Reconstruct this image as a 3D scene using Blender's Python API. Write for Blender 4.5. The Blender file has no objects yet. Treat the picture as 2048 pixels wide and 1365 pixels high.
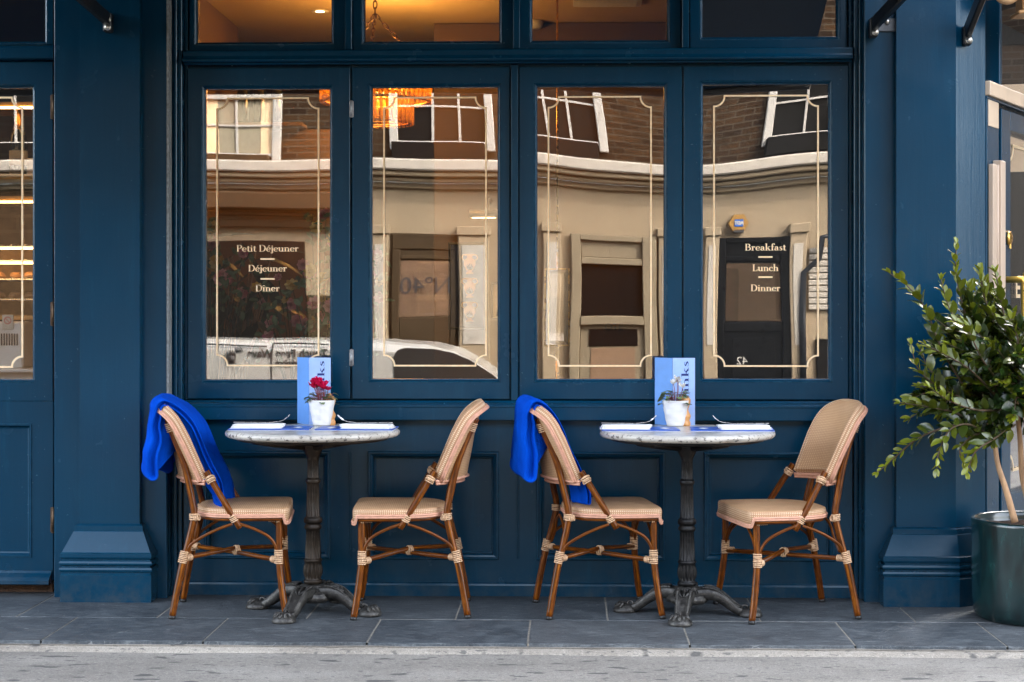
import bpy, bmesh, math, random
from mathutils import Vector, Matrix, noise
R = math.radians
PI = math.pi
rnd = random.Random(7)
scene = bpy.context.scene
COL = scene.collection

# ------------------------------------------------------------------ camera constants
F = 3400.0          # focal length in pixels of the 2048 wide picture
D = 7.54            # camera distance from the wall under the windows
H = 1.27            # camera height above the pavement
TH = R(1.9)         # the camera looks slightly to the left
YH = 620.0          # horizon row
ST, CT = math.sin(TH), math.cos(TH)

def at(px, py, y):
    """point of the plane Y=y seen at a pixel of the 2048 x 1365 picture"""
    u = (px - 1024) / F; v = (YH - py) / F
    t = (y + D) / (CT + u * ST)
    return Vector((t * (-ST + u * CT), y, H + t * v))
def fx(px, y=0.0): return at(px, 700, y).x
def fz(py, y=0.0, px=1024): return at(px, py, y).z
def ground(px, py, z=0.0):
    u = (px - 1024) / F; v = (YH - py) / F
    t = (z - H) / v
    return Vector((t * (-ST + u * CT), t * (CT + u * ST) - D, z))

# ------------------------------------------------------------------ object helpers
def tag(o, label=None, cat=None, group=None, kind=None):
    if label: o['label'] = label
    if cat: o['category'] = cat
    if group: o['group'] = group
    if kind: o['kind'] = kind
    return o
def empty(name, loc=(0, 0, 0), rz=0.0):
    o = bpy.data.objects.new(name, None); COL.objects.link(o)
    o.location = loc; o.rotation_euler = (0, 0, rz); o.empty_display_size = .1
    return o
def copy_tree(o, parent=None):
    c = o.copy(); COL.objects.link(c)
    if parent: c.parent = parent
    for ch in list(o.children):
        if ch.get('nocopy'): continue
        copy_tree(ch, c)
    return c

class MB:
    """collects geometry of ONE mesh"""
    def __init__(s):
        s.v = []; s.f = []; s.uv = []; s.sm = []; s.t = []; s.mi = []
    def add(s, verts, faces, uvs=None, smooth=False, tint=0.0, mi=0):
        b = len(s.v)
        s.v += [tuple(p) for p in verts]
        s.t += [tint] * len(verts) if not isinstance(tint, (list, tuple)) else list(tint)
        for k, fc in enumerate(faces):
            s.f.append([b + i for i in fc])
            s.uv.append([uvs[i] for i in fc] if uvs else [(0, 0)] * len(fc))
            s.sm.append(smooth); s.mi.append(mi)
        return s
    def xf(s, M):
        s.v = [tuple(M @ Vector(p)) for p in s.v]; return s
    def join(s, o):
        b = len(s.v); s.v += o.v; s.t += o.t
        s.f += [[b + i for i in fc] for fc in o.f]; s.uv += o.uv; s.sm += o.sm; s.mi += o.mi
        return s
    # chamfered box
    def box(s, x0, x1, y0, y1, z0, z1, c=.002, M=None, smooth=False, mi=0):
        if x1 < x0: x0, x1 = x1, x0
        if y1 < y0: y0, y1 = y1, y0
        if z1 < z0: z0, z1 = z1, z0
        c = min(c, (x1 - x0) * .45, (y1 - y0) * .45, (z1 - z0) * .45)
        X = (x0, x1); Y = (y0, y1); Z = (z0, z1); vs = []; ix = {}
        for i in (0, 1):
            for j in (0, 1):
                for k in (0, 1):
                    sx = c * (1 - 2 * i); sy = c * (1 - 2 * j); sz = c * (1 - 2 * k)
                    p = (X[i], Y[j], Z[k])
                    ix[i, j, k, 0] = len(vs); vs.append((p[0], p[1] + sy, p[2] + sz))
                    ix[i, j, k, 1] = len(vs); vs.append((p[0] + sx, p[1], p[2] + sz))
                    ix[i, j, k, 2] = len(vs); vs.append((p[0] + sx, p[1] + sy, p[2]))
        fs = []
        for i in (0, 1): fs.append([ix[i, 0, 0, 0], ix[i, 1, 0, 0], ix[i, 1, 1, 0], ix[i, 0, 1, 0]][::(1 if i else -1)])
        for j in (0, 1): fs.append([ix[0, j, 0, 1], ix[1, j, 0, 1], ix[1, j, 1, 1], ix[0, j, 1, 1]][::(-1 if j else 1)])
        for k in (0, 1): fs.append([ix[0, 0, k, 2], ix[1, 0, k, 2], ix[1, 1, k, 2], ix[0, 1, k, 2]][::(1 if k else -1)])
        for j in (0, 1):
            for k in (0, 1): fs.append([ix[0, j, k, 1], ix[1, j, k, 1], ix[1, j, k, 2], ix[0, j, k, 2]])
        for i in (0, 1):
            for k in (0, 1): fs.append([ix[i, 0, k, 0], ix[i, 1, k, 0], ix[i, 1, k, 2], ix[i, 0, k, 2]])
        for i in (0, 1):
            for j in (0, 1): fs.append([ix[i, j, 0, 0], ix[i, j, 1, 0], ix[i, j, 1, 1], ix[i, j, 0, 1]])
        for i in (0, 1):
            for j in (0, 1):
                for k in (0, 1): fs.append([ix[i, j, k, 0], ix[i, j, k, 1], ix[i, j, k, 2]])
        if M: vs = [M @ Vector(p) for p in vs]
        return s.add(vs, fs, smooth=smooth, mi=mi)
    # tube along a polyline
    def tube(s, pts, r, n=12, cap=True, flat=None, tint=0.0, mi=0):
        pts = [Vector(p) for p in pts]; m = len(pts)
        rr = r if isinstance(r, (list, tuple)) else [r] * m
        tg = []
        for i in range(m):
            a = pts[max(i - 1, 0)]; b = pts[min(i + 1, m - 1)]
            tg.append((b - a).normalized())
        ref = Vector((0, 0, 1)) if abs(tg[0].z) < .9 else Vector((1, 0, 0))
        u = (ref - tg[0] * ref.dot(tg[0])).normalized()
        vs = []; uv = []; L = 0
        for i in range(m):
            if i:
                u = (u - tg[i] * u.dot(tg[i])).normalized(); L += (pts[i] - pts[i - 1]).length
            w = tg[i].cross(u)
            for k in range(n + 1):
                a = 2 * PI * k / n
                fw = flat if flat else 1.0
                vs.append(pts[i] + u * (math.cos(a) * rr[i] * fw) + w * (math.sin(a) * rr[i]))
                uv.append((k / n, L))
        fs = []
        for i in range(m - 1):
            for k in range(n):
                a = i * (n + 1) + k
                fs.append([a, a + 1, a + n + 2, a + n + 1])
        if cap:
            fs.append([k for k in range(n)][::-1]); fs.append([(m - 1) * (n + 1) + k for k in range(n)])
        return s.add(vs, fs, uv, smooth=True, tint=tint, mi=mi)
    def ring(s, c, d, r, t, n=16, k=6, mi=0):
        d = Vector(d).normalized(); ref = Vector((0, 0, 1)) if abs(d.z) < .9 else Vector((1, 0, 0))
        u = (ref - d * ref.dot(d)).normalized(); w = d.cross(u); c = Vector(c)
        vs = []; fs = []
        for i in range(n):
            a = 2 * PI * i / n; e = u * math.cos(a) + w * math.sin(a)
            for j in range(k):
                b = 2 * PI * j / k
                vs.append(c + e * (r + t * math.cos(b)) + d * (t * math.sin(b)))
        for i in range(n):
            for j in range(k):
                fs.append([i * k + j, ((i + 1) % n) * k + j, ((i + 1) % n) * k + (j + 1) % k, i * k + (j + 1) % k])
        return s.add(vs, fs, smooth=True, mi=mi)
    # surface of revolution, optional flute modulation (count, depth per profile point)
    def lathe(s, prof, n=32, c=(0, 0, 0), flute=None, cap=True, tint=0.0, smooth=True, mi=0):
        vs = []; uv = []; L = 0
        for i, p in enumerate(prof):
            if i: L += math.hypot(p[0] - prof[i - 1][0], p[1] - prof[i - 1][1])
            dep = p[2] if len(p) > 2 else 0
            for k in range(n + 1):
                a = 2 * PI * k / n
                r = p[0] * (1 - dep * (.5 + .5 * math.cos((flute or 1) * a)))
                vs.append((c[0] + r * math.cos(a), c[1] + r * math.sin(a), c[2] + p[1])); uv.append((k / n, L))
        fs = []
        for i in range(len(prof) - 1):
            for k in range(n):
                a = i * (n + 1) + k
                fs.append([a, a + 1, a + n + 2, a + n + 1])
        if cap:
            fs.append([k for k in range(n)][::-1]); fs.append([(len(prof) - 1) * (n + 1) + k for k in range(n)])
        return s.add(vs, fs, uv, smooth=smooth, tint=tint, mi=mi)
    # rectangle rings in the XZ plane: prof = [(inset, y)], mitred corners
    def sweep(s, x0, x1, z0, z1, prof, close=False):
        vs = []; fs = []
        for d, y in prof:
            vs += [(x0 + d, y, z0 + d), (x1 - d, y, z0 + d), (x1 - d, y, z1 - d), (x0 + d, y, z1 - d)]
        for i in range(len(prof) - 1):
            for k in range(4):
                a = i * 4
                fs.append([a + k, a + (k + 1) % 4, a + 4 + (k + 1) % 4, a + 4 + k])
        if close:
            a = (len(prof) - 1) * 4; fs.append([a, a + 1, a + 2, a + 3])
        return s.add(vs, fs)
    # profile [(y,z)] pulled along X (closed polygon)
    def extr(s, x0, x1, prof):
        n = len(prof)
        vs = [(x0, y, z) for y, z in prof] + [(x1, y, z) for y, z in prof]
        fs = [[i, (i + 1) % n, n + (i + 1) % n, n + i] for i in range(n)] + [list(range(n))[::-1], list(range(n, 2 * n))]
        return s.add(vs, fs)
    # plan polygon [(x,y)] pulled up
    def prism(s, plan, z0, z1):
        n = len(plan)
        vs = [(x, y, z0) for x, y in plan] + [(x, y, z1) for x, y in plan]
        fs = [[i, (i + 1) % n, n + (i + 1) % n, n + i] for i in range(n)] + [list(range(n))[::-1], list(range(n, 2 * n))]
        return s.add(vs, fs)
    def rows(s, loops, closed=True, cap=False, smooth=True, uvf=None, tint=0.0, mi=0):
        n = len(loops[0]); vs = [p for l in loops for p in l]; fs = []
        for i in range(len(loops) - 1):
            for k in range(n if closed else n - 1):
                fs.append([i * n + k, i * n + (k + 1) % n, (i + 1) * n + (k + 1) % n, (i + 1) * n + k])
        if cap:
            fs.append(list(range(n))[::-1]); fs.append(list(range((len(loops) - 1) * n, len(loops) * n)))
        uv = [uvf(p) for p in vs] if uvf else None
        return s.add(vs, fs, uv, smooth=smooth, tint=tint, mi=mi)
    def build(s, name, mat, parent=None, fixn=True, label=None):
        me = bpy.data.meshes.new(name)
        me.from_pydata(s.v, [], s.f)
        for m in (mat if isinstance(mat, (list, tuple)) else [mat]): me.materials.append(m)
        me.polygons.foreach_set('use_smooth', s.sm)
        me.polygons.foreach_set('material_index', s.mi)
        if any(any(c != (0, 0) for c in u) for u in s.uv):
            ul = me.uv_layers.new(name='UVMap')
            flat = [x for u in s.uv for c in u for x in c]
            ul.data.foreach_set('uv', flat)
        if any(s.t):
            at_ = me.attributes.new('tint', 'FLOAT', 'POINT'); at_.data.foreach_set('value', s.t)
        if fixn:
            bm = bmesh.new(); bm.from_mesh(me); bmesh.ops.recalc_face_normals(bm, faces=bm.faces); bm.to_mesh(me); bm.free()
        me.update()
        o = bpy.data.objects.new(name, me); COL.objects.link(o)
        if parent is not None: o.parent = parent
        if label: o['label'] = label
        return o

def cr(pts, k=6):
    """Catmull-Rom through the points"""
    p = [Vector(q) for q in pts]
    p = [p[0] * 2 - p[1]] + p + [p[-1] * 2 - p[-2]]
    out = []
    for i in range(1, len(p) - 2):
        for j in range(k):
            t = j / k
            out.append(.5 * ((2 * p[i]) + (p[i + 1] - p[i - 1]) * t + (2 * p[i - 1] - 5 * p[i] + 4 * p[i + 1] - p[i + 2]) * t * t + (3 * p[i] - p[i - 1] - 3 * p[i + 1] + p[i + 2]) * t ** 3))
    out.append(p[-2]); return out

# ------------------------------------------------------------------ materials
class Nt:
    def __init__(s, name):
        s.m = bpy.data.materials.new(name); s.m.use_nodes = True
        s.t = s.m.node_tree; s.t.nodes.clear()
        s.out = s.t.nodes.new('ShaderNodeOutputMaterial')
    def n(s, typ, attrs=None, **inp):
        nd = s.t.nodes.new('ShaderNode' + typ)
        for k, v in (attrs or {}).items(): setattr(nd, k, v)
        for k, v in inp.items():
            s.set(nd, k, v)
        return nd
    def set(s, nd, k, v):
        key = int(k[1:]) if k[0] == '_' and k[1:].isdigit() else k.replace('_', ' ')
        so = nd.inputs[key]
        if isinstance(v, bpy.types.NodeSocket): s.t.links.new(v, so)
        elif isinstance(v, bpy.types.Node): s.t.links.new(v.outputs[0], so)
        else:
            if so.type == 'RGBA' and len(v) == 3: v = (*v, 1)
            so.default_value = v
    def math(s, op, a, b=0.0, c=None, clamp=False):
        kw = {'_0': a, '_1': b}
        if c is not None: kw['_2'] = c
        return s.n('Math', {'operation': op, 'use_clamp': clamp}, **kw).outputs[0]
    def mix(s, fac, a, b, typ='MIX'):
        nd = s.t.nodes.new('ShaderNodeMix'); nd.data_type = 'RGBA'; nd.blend_type = typ
        for so, v in ((nd.inputs[0], fac), (nd.inputs[6], a), (nd.inputs[7], b)):
            if isinstance(v, bpy.types.NodeSocket): s.t.links.new(v, so)
            elif isinstance(v, bpy.types.Node): s.t.links.new(v.outputs[0], so)
            else: so.default_value = (*v, 1) if (so.type == 'RGBA' and len(v) == 3) else v
        return nd.outputs[2]
    def coord(s, kind='Object', scale=(1, 1, 1), rot=(0, 0, 0)):
        tc = s.n('TexCoord')
        mp = s.n('Mapping', None, Vector=tc.outputs[kind], Scale=scale, Rotation=rot)
        return mp.outputs[0]
    def noise(s, vec, scale, detail=4, rough=.5, dist=0):
        return s.n('TexNoise', None, Vector=vec, Scale=scale, Detail=detail, Roughness=rough, Distortion=dist).outputs[0]
    def ramp(s, fac, stops, interp='LINEAR'):
        nd = s.n('ValToRGB', None, Fac=fac); e = nd.color_ramp.elements; nd.color_ramp.interpolation = interp
        while len(e) < len(stops): e.new(.5)
        for i, (p, c) in enumerate(stops):
            e[i].position = p; e[i].color = (*c, 1) if len(c) == 3 else c
        return nd.outputs[0]
    def bump(s, h, strength=.3, dist=.002, normal=None):
        kw = dict(Height=h, Strength=strength, Distance=dist)
        if normal is not None: kw['Normal'] = normal
        return s.n('Bump', None, **kw).outputs[0]
    def pbr(s, base, rough=.5, metal=0.0, normal=None, spec=.5, coat=0.0, coat_rough=.1, trans=0.0, sheen=0.0, emis=None, estr=0.0, sss=0.0):
        b = s.n('BsdfPrincipled')
        s.set(b, 'Base Color', base); s.set(b, 'Roughness', rough); s.set(b, 'Metallic', metal)
        s.set(b, 'Specular IOR Level', spec); s.set(b, 'Coat Weight', coat); s.set(b, 'Coat Roughness', coat_rough)
        if normal is not None: s.set(b, 'Normal', normal)
        if sheen: s.set(b, 'Sheen Weight', sheen); s.set(b, 'Sheen Roughness', .4)
        if emis is not None: s.set(b, 'Emission Color', emis); s.set(b, 'Emission Strength', estr)
        s.t.links.new(b.outputs[0], s.out.inputs[0]); return b
    def surf(s, sh): s.t.links.new(sh.outputs[0] if isinstance(sh, bpy.types.Node) else sh, s.out.inputs[0])

def simple(name, base, rough=.5, metal=0.0, nscale=20, namt=.15, bump=.1, bd=.002, coat=0.0, spec=.5, coord='Object', cs=(1, 1, 1)):
    t = Nt(name); v = t.coord(coord, cs)
    n1 = t.noise(v, nscale, 5, .6)
    lo = tuple(c * (1 - namt) for c in base); hi = tuple(min(1, c * (1 + namt)) for c in base)
    col = t.ramp(n1, [(.3, lo), (.7, hi)])
    n2 = t.noise(v, nscale * 4, 3)
    t.pbr(col, t.math('MULTIPLY_ADD', n1, .2, rough - .1), metal, t.bump(n2, bump, bd) if bump else None, spec, coat)
    return t.m
def glow(name, colr, strength):
    t = Nt(name); t.surf(t.n('Emission', None, Color=colr, Strength=strength)); t.m.cycles.emission_sampling = 'NONE'; return t.m

M = {}
def make_materials():
    # gloss paint on timber
    t = Nt('blue_gloss_paint'); v = t.coord()
    big = t.noise(v, 1.3, 3); grain = t.noise(t.coord('Object', (60, 60, 3)), 1.0, 4, .6); fine = t.noise(v, 140, 3)
    c = t.ramp(big, [(.3, (.0006, .027, .058)), (.7, (.0009, .037, .078))])
    c = t.mix(t.ramp(t.noise(t.coord('Object', (9, 9, 1.2)), 2, 5, .65), [(.56, (0, 0, 0)), (.8, (.35, .35, .35))]), c, (.005, .065, .12))
    geo = t.n('NewGeometry'); bv = t.n('Bevel', {'samples': 4}, Radius=.006)
    dot = t.n('VectorMath', {'operation': 'DOT_PRODUCT'}, _0=geo.outputs['Normal'], _1=bv.outputs[0]).outputs['Value']
    edge = t.math('MULTIPLY', t.math('SUBTRACT', 1.0, dot), 4.0, None, True)
    edge = t.math('MULTIPLY', edge, t.ramp(t.noise(v, 28, 4, .7), [(.42, (0, 0, 0)), (.62, (1, 1, 1))]))
    c = t.mix(t.math('MULTIPLY', edge, .5), c, (.035, .115, .17))
    chip = t.math('MULTIPLY', t.math('GREATER_THAN', t.noise(v, 75, 2, .5), .745), t.math('GREATER_THAN', t.noise(v, 2.3, 2), .5))
    c = t.mix(t.math('MULTIPLY', chip, .55), c, (.09, .16, .21))
    sep = t.n('SeparateXYZ', None, Vector=v)
    low = t.math('MULTIPLY', t.ramp(sep.outputs[2], [(.0, (1, 1, 1)), (.16, (0, 0, 0))]), t.ramp(t.noise(v, 16, 5, .7), [(.4, (0, 0, 0)), (.7, (.6, .6, .6))]))
    c = t.mix(low, c, (.045, .06, .07))
    hgt = t.math('ADD', t.math('MULTIPLY', grain, .8), t.math('MULTIPLY', fine, .35))
    hgt = t.math('ADD', hgt, t.math('MULTIPLY', big, 1.5))
    t.pbr(c, t.math('MULTIPLY_ADD', t.noise(v, 9, 4), .18, .15), 0, t.bump(hgt, .45, .0018), .30).inputs['Specular Tint'].default_value = (.82, .94, 1, 1)
    M['paint'] = t.m
    # old gold leaf lettering
    t = Nt('gilding'); v = t.coord()
    c = t.ramp(t.noise(v, 60, 3), [(.3, (.96, .70, .42)), (.7, (1, .82, .55))])
    t.pbr(c, .42, .5); M['gold'] = t.m
    # window glass: thin, mirror-like
    def glassm(name, f0, tint=(1, 1, 1)):
        t = Nt(name)
        fac = t.math('POWER', t.n('LayerWeight', None, Blend=.5).outputs[1], 5.0)
        fac = t.math('MULTIPLY_ADD', fac, 1 - f0, f0, clamp=True)
        tr = t.n('BsdfTransparent', None, Color=tint); gl = t.n('BsdfGlossy', None, Roughness=.0, Color=(.95, .95, .95))
        mx = t.n('MixShader', None, _0=fac, _1=tr, _2=gl); t.surf(mx); return t.m
    M['glass'] = glassm('window_glass', .20)
    M['glass_dim'] = glassm('opposite_glass', .05)
    # slate
    t = Nt('slate'); v = t.coord(); v2 = t.coord('Object', (2.5, 14, 2))
    a = t.noise(v, 5, 6, .65); b = t.noise(v2, 4, 6, .7); f = t.noise(v, 120, 4, .7)
    geo = t.n('Attribute', {'attribute_name': 'tint'}).outputs[2]
    c = t.ramp(t.math('ADD', t.math('MULTIPLY', a, .5), t.math('MULTIPLY', b, .5)), [(.38, (.016, .022, .028)), (.5, (.036, .046, .055)), (.64, (.085, .10, .11))])
    c = t.mix(t.math('MULTIPLY', geo, .55), c, (.115, .115, .112))
    c = t.mix(t.ramp(f, [(.48, (0, 0, 0)), (.75, (.6, .6, .6))]), c, (.17, .18, .185))
    c = t.mix(t.ramp(t.noise(t.coord('Object', (.45, 1.6, 1)), 34, 5, .7), [(.52, (0, 0, 0)), (.68, (.8, .8, .8))]), c, (.15, .165, .172))
    c = t.mix(t.ramp(t.noise(t.coord('Object', (1, 3, 1)), 14, 6, .75), [(.5, (0, 0, 0)), (.72, (.75, .75, .75))]), c, (.02, .024, .03))
    scr = t.math('LESS_THAN', t.math('ABSOLUTE', t.math('SUBTRACT', t.noise(t.coord('Object', (1.2, 3, 1)), 3.1, 2, .4, 1.5), .5)), .0025)
    msk = t.math('GREATER_THAN', t.noise(v, 2.2, 2), .53)
    c = t.mix(t.math('MULTIPLY', t.math('MULTIPLY', scr, msk), .5), c, (.3, .31, .31))
    spot = t.math('GREATER_THAN', t.noise(t.coord('Object', (1, 2.2, 1)), 23, 2, .35), .775)
    c = t.mix(t.math('MULTIPLY', spot, .7), c, (.36, .36, .35))
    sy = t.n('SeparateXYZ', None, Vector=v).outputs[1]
    contact_shade = t.math('MULTIPLY', t.ramp(t.math('ADD', sy, 1.0), [(.84, (0, 0, 0)), (1.0, (1, 1, 1))]), t.ramp(t.noise(v, 11, 5, .7), [(.3, (.25, .25, .25)), (.6, (.9, .9, .9))]))  # contact shade painted into the slate along the wall foot, broken by noise
    c = t.mix(contact_shade, c, (.012, .011, .010))
    h = t.math('ADD', t.math('MULTIPLY', b, 1.0), t.math('MULTIPLY', f, .25))
    t.pbr(c, t.math('MULTIPLY_ADD', a, .3, .38), 0, t.bump(h, .9, .006), .4)
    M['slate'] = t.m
    M['mortar'] = simple('mortar', (.24, .22, .185), .9, 0, 40, .3, .4, .003)
    # pale kerb stone and road
    def stone(name, lo, hi, spots, sscale=(1, 1, 1)):
        t = Nt(name); v = t.coord()
        a = t.noise(v, 2.2, 6, .7); b = t.noise(v, 190, 3, .7); d = t.noise(t.coord('Object', sscale), 9, 3, .45)
        w = t.noise(t.coord('Object', (1, 4, 1)), 1.4, 5, .6)
        c = t.ramp(t.math('ADD', t.math('MULTIPLY', a, .6), t.math('MULTIPLY', w, .4)), [(.3, lo), (.68, hi)])
        c = t.mix(t.ramp(b, [(.34, (.55, .55, .55)), (.56, (0, 0, 0))]), c, tuple(x * .5 for x in lo))
        c = t.mix(t.ramp(t.noise(v, 85, 3, .6), [(.56, (0, 0, 0)), (.75, (.5, .5, .5))]), c, tuple(min(1, x * 1.35) for x in hi))
        c = t.mix(t.ramp(d, [(spots - .04, (0, 0, 0)), (spots + .01, (.85, .85, .85))]), c, (.07, .068, .066))
        d2 = t.noise(t.coord('Object', (1.1, 2.6, 1)), 31, 2, .4)
        c = t.mix(t.ramp(d2, [(.64, (0, 0, 0)), (.68, (.75, .75, .75))]), c, (.09, .088, .085))
        t.pbr(c, .85, 0, t.bump(t.math('ADD', b, t.math('MULTIPLY', a, .7)), .9, .006), .3)
        return t.m
    M['kerb'] = stone('kerb_stone', (.21, .185, .155), (.42, .385, .33), .66)
    M['road'] = stone('road_surface', (.178, .163, .143), (.345, .32, .283), .67, (1, 2.4, 1))
    M['asphalt'] = simple('dark_asphalt', (.035, .035, .037), .85, 0, 60, .3, .6, .004)
    # bamboo look aluminium
    t = Nt('bamboo'); tc = t.n('TexCoord').outputs['UV']
    mp = t.n('Mapping', None, Vector=tc, Scale=(9, 5, 1)).outputs[0]
    a = t.noise(mp, 1.0, 4, .6); m2 = t.n('Mapping', None, Vector=tc, Scale=(4, 22, 1)).outputs[0]; b = t.noise(m2, 1.0, 2)
    c = t.ramp(t.math('ADD', t.math('MULTIPLY', a, .75), t.math('MULTIPLY', b, .25)), [(.33, (.022, .005, .0006)), (.5, (.11, .028, .0018)), (.68, (.32, .10, .007))])
    t.pbr(c, t.math('MULTIPLY_ADD', a, .12, .24), 0, t.bump(a, .08, .001), .16, .12, .08)
    M['bamboo'] = t.m
    M['bind'] = simple('rattan_binding', (.62, .4, .235), .5, 0, 90, .22, .2, .001)
    M['piping'] = simple('rose_piping', (.58, .3, .2), .45, 0, 60, .15, .15, .001)
    M['rubber'] = simple('black_foot', (.012, .012, .012), .5, 0, 40, .2, .1)
    # woven seat: cream and tan dots
    def weave(name, tan, cream, sc):
        t = Nt(name); tc = t.n('TexCoord').outputs['UV']
        mp = t.n('Mapping', None, Vector=tc, Scale=(sc, sc, sc), Rotation=(0, 0, PI / 4)).outputs[0]
        sep = t.n('SeparateXYZ', None, Vector=mp)
        sx = t.math('SINE', t.math('MULTIPLY', sep.outputs[0], 2 * PI)); sy = t.math('SINE', t.math('MULTIPLY', sep.outputs[1], 2 * PI))
        h = t.math('MULTIPLY', sx, sy)
        nz = t.noise(tc, 700, 3)
        fac = t.math('ADD', h, t.math('MULTIPLY', nz, .5))
        c = t.ramp(t.math('MULTIPLY_ADD', fac, .5, .4), [(.35, tan), (.62, tan), (.8, cream)])
        c = t.mix(t.ramp(t.noise(tc, 9, 3), [(.35, (.25, .25, .25)), (.6, (0, 0, 0))]), c, tuple(x * .72 for x in tan))
        t.pbr(c, .55, 0, t.bump(t.math('ABSOLUTE', h), .45, .0015), .4)
        return t.m
    M['weave'] = weave('woven_seat', (.45, .25, .125), (.66, .44, .25), 88)
    M['weave_edge'] = weave('woven_edge', (.42, .22, .11), (.78, .63, .43), 88)
    # blanket fleece
    t = Nt('blue_fleece'); v = t.coord()
    a = t.noise(v, 260, 4, .7); b = t.noise(v, 9, 4)
    c = t.ramp(b, [(.3, (.0, .048, .41)), (.7, (.0, .072, .55))])
    t.pbr(c, .85, 0, t.bump(t.math('ADD', a, t.math('MULTIPLY', b, 3)), .8, .003), .05)
    M['fleece'] = t.m
    # marble
    t = Nt('grey_marble'); v = t.coord()
    a = t.noise(v, 3.5, 7, .62, 1.3); b = t.noise(v, 46, 5, .75); s_ = t.noise(v, 130, 2, .5)
    c = t.ramp(a, [(.3, (.27, .268, .262)), (.5, (.46, .452, .432)), (.72, (.6, .585, .55))])
    c = t.mix(t.ramp(b, [(.3, (.7, .7, .7)), (.48, (0, 0, 0))]), c, (.20, .2, .2))
    geo = t.n('Attribute', {'attribute_name': 'tint'}).outputs[2]
    dirt = t.math('MULTIPLY', geo, t.math('GREATER_THAN', t.noise(v, 62, 4, .6), .585))
    c = t.mix(t.math('MULTIPLY', geo, .35), c, (.55, .47, .36))
    c = t.mix(t.math('MULTIPLY', dirt, .8), c, (.06, .055, .05))
    t.pbr(c, .26, 0, t.bump(b, .12, .001), .5); M['marble'] = t.m
    # cast iron
    def iron(name, lo, hi, dust):
        t = Nt(name); v = t.coord()
        a = t.noise(v, 22, 5, .65); b = t.noise(v, 160, 3)
        c = t.ramp(a, [(.35, lo), (.7, hi)])
        c = t.mix(t.ramp(t.noise(v, 60, 4, .7), [(.5, (0, 0, 0)), (.75, (dust, dust, dust))]), c, (.22, .21, .19))
        t.pbr(c, t.math('MULTIPLY_ADD', a, .25, .34), .55, t.bump(t.math('ADD', a, b), .35, .002), .5)
        return t.m
    M['iron'] = iron('cast_iron', (.010, .0065, .004), (.036, .024, .014), .12)
    M['iron_black'] = iron('black_cast_iron', (.006, .006, .006), (.018, .018, .019), .1)
    M['iron_foot'] = iron('worn_iron', (.018, .017, .016), (.075, .072, .066), .4)
    M['steel'] = simple('steel', (.62, .62, .62), .28, 1.0, 30, .1, .05)
    M['bolt'] = simple('zinc_bolt', (.6, .57, .5), .35, 1.0, 60, .2, .1)
    M['brass'] = simple('brass', (.72, .43, .12), .28, 1.0, 30, .2, .08)
    M['brass_yellow'] = simple('polished_brass', (.85, .50, .09), .3, .6, 30, .12, .05)
    M['bronze'] = simple('old_hinge', (.10, .065, .04), .45, .8, 60, .4, .3)
    M['hinge_steel'] = simple('painted_hinge', (.34, .35, .36), .4, .6, 70, .4, .3)
    M['black'] = simple('black_metal', (.012, .013, .015), .38, .3, 40, .3, .15)
    M['arm_plate'] = simple('grey_plate', (.10, .11, .12), .5, .2, 40, .3, .15)
    M['card_blue'] = simple('sky_blue_card', (.13, .32, .72), .5, 0, 30, .05, .03)
    M['card_pale'] = simple('pale_blue_card', (.34, .5, .86), .45, 0, 30, .05, .03)
    M['card_navy'] = simple('navy_ink', (.003, .02, .16), .5, 0, 30, .1, 0)
    M['menu_blue'] = simple('royal_blue_card', (.008, .075, .40), .38, 0, 30, .1, .03)
    M['white_print'] = simple('white_print', (.75, .76, .8), .5, 0, 30, .05, 0)
    M['linen'] = simple('white_linen', (.80, .80, .80), .9, 0, 120, .06, .3, .001)
    M['ceramic'] = simple('white_ceramic', (.80, .79, .77), .35, 0, 30, .04, .06)
    M['beech'] = simple('beech_wood', (.62, .30, .10), .4, 0, 18, .2, .1, .001, .1, .5, 'Object', (6, 6, 1))
    M['soil'] = simple('potting_soil', (.045, .022, .012), .95, 0, 90, .6, 1.0, .01)
    M['bark'] = simple('pale_bark', (.36, .21, .11), .75, 0, 40, .3, .5, .003, 0, .5, 'Object', (1, 1, .3))
    # glazed planter
    t = Nt('teal_glaze'); v = t.coord()
    a = t.noise(t.coord('Object', (7, 7, 2.2)), 3, 5, .6); b = t.noise(t.coord('Object', (60, 60, 6)), 1, 4, .6)
    c = t.ramp(a, [(.3, (.0012, .006, .007)), (.55, (.003, .019, .020)), (.75, (.008, .042, .040))])
    c = t.mix(t.ramp(b, [(.52, (0, 0, 0)), (.75, (.4, .4, .4))]), c, (.014, .05, .05))
    t.pbr(c, .22, 0, t.bump(t.math('ADD', a, b), .25, .002), .5, .4, .12); M['teal'] = t.m
    # leaves, tint = age
    def leafm(name, old1, old2, young, rough, spec=.5, trans=.25):
        t = Nt(name); v = t.coord()
        geo = t.n('Attribute', {'attribute_name': 'tint'}).outputs[2]
        c = t.ramp(t.noise(v, 18, 3), [(.35, old1), (.65, old2)])
        c = t.mix(geo, c, young)
        b = t.pbr(c, rough, 0, t.bump(t.noise(v, 90, 3), .25, .002), spec)
        tl = t.n('BsdfTranslucent', None, Color=t.mix(.5, c, young))
        mx = t.n('MixShader', None, _0=trans, _1=b.outputs[0], _2=tl); t.surf(mx)
        return t.m
    M['leaf'] = leafm('laurel_leaf', (.006, .016, .0035), (.014, .036, .006), (.21, .235, .012), .25, .5, .10)
    M['cyc_leaf'] = leafm('cyclamen_leaf', (.02, .05, .018), (.06, .11, .04), (.2, .27, .13), .45)
    M['dark_leaf'] = leafm('dark_leaf', (.006, .012, .004), (.014, .026, .008), (.10, .12, .03), .4)
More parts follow.
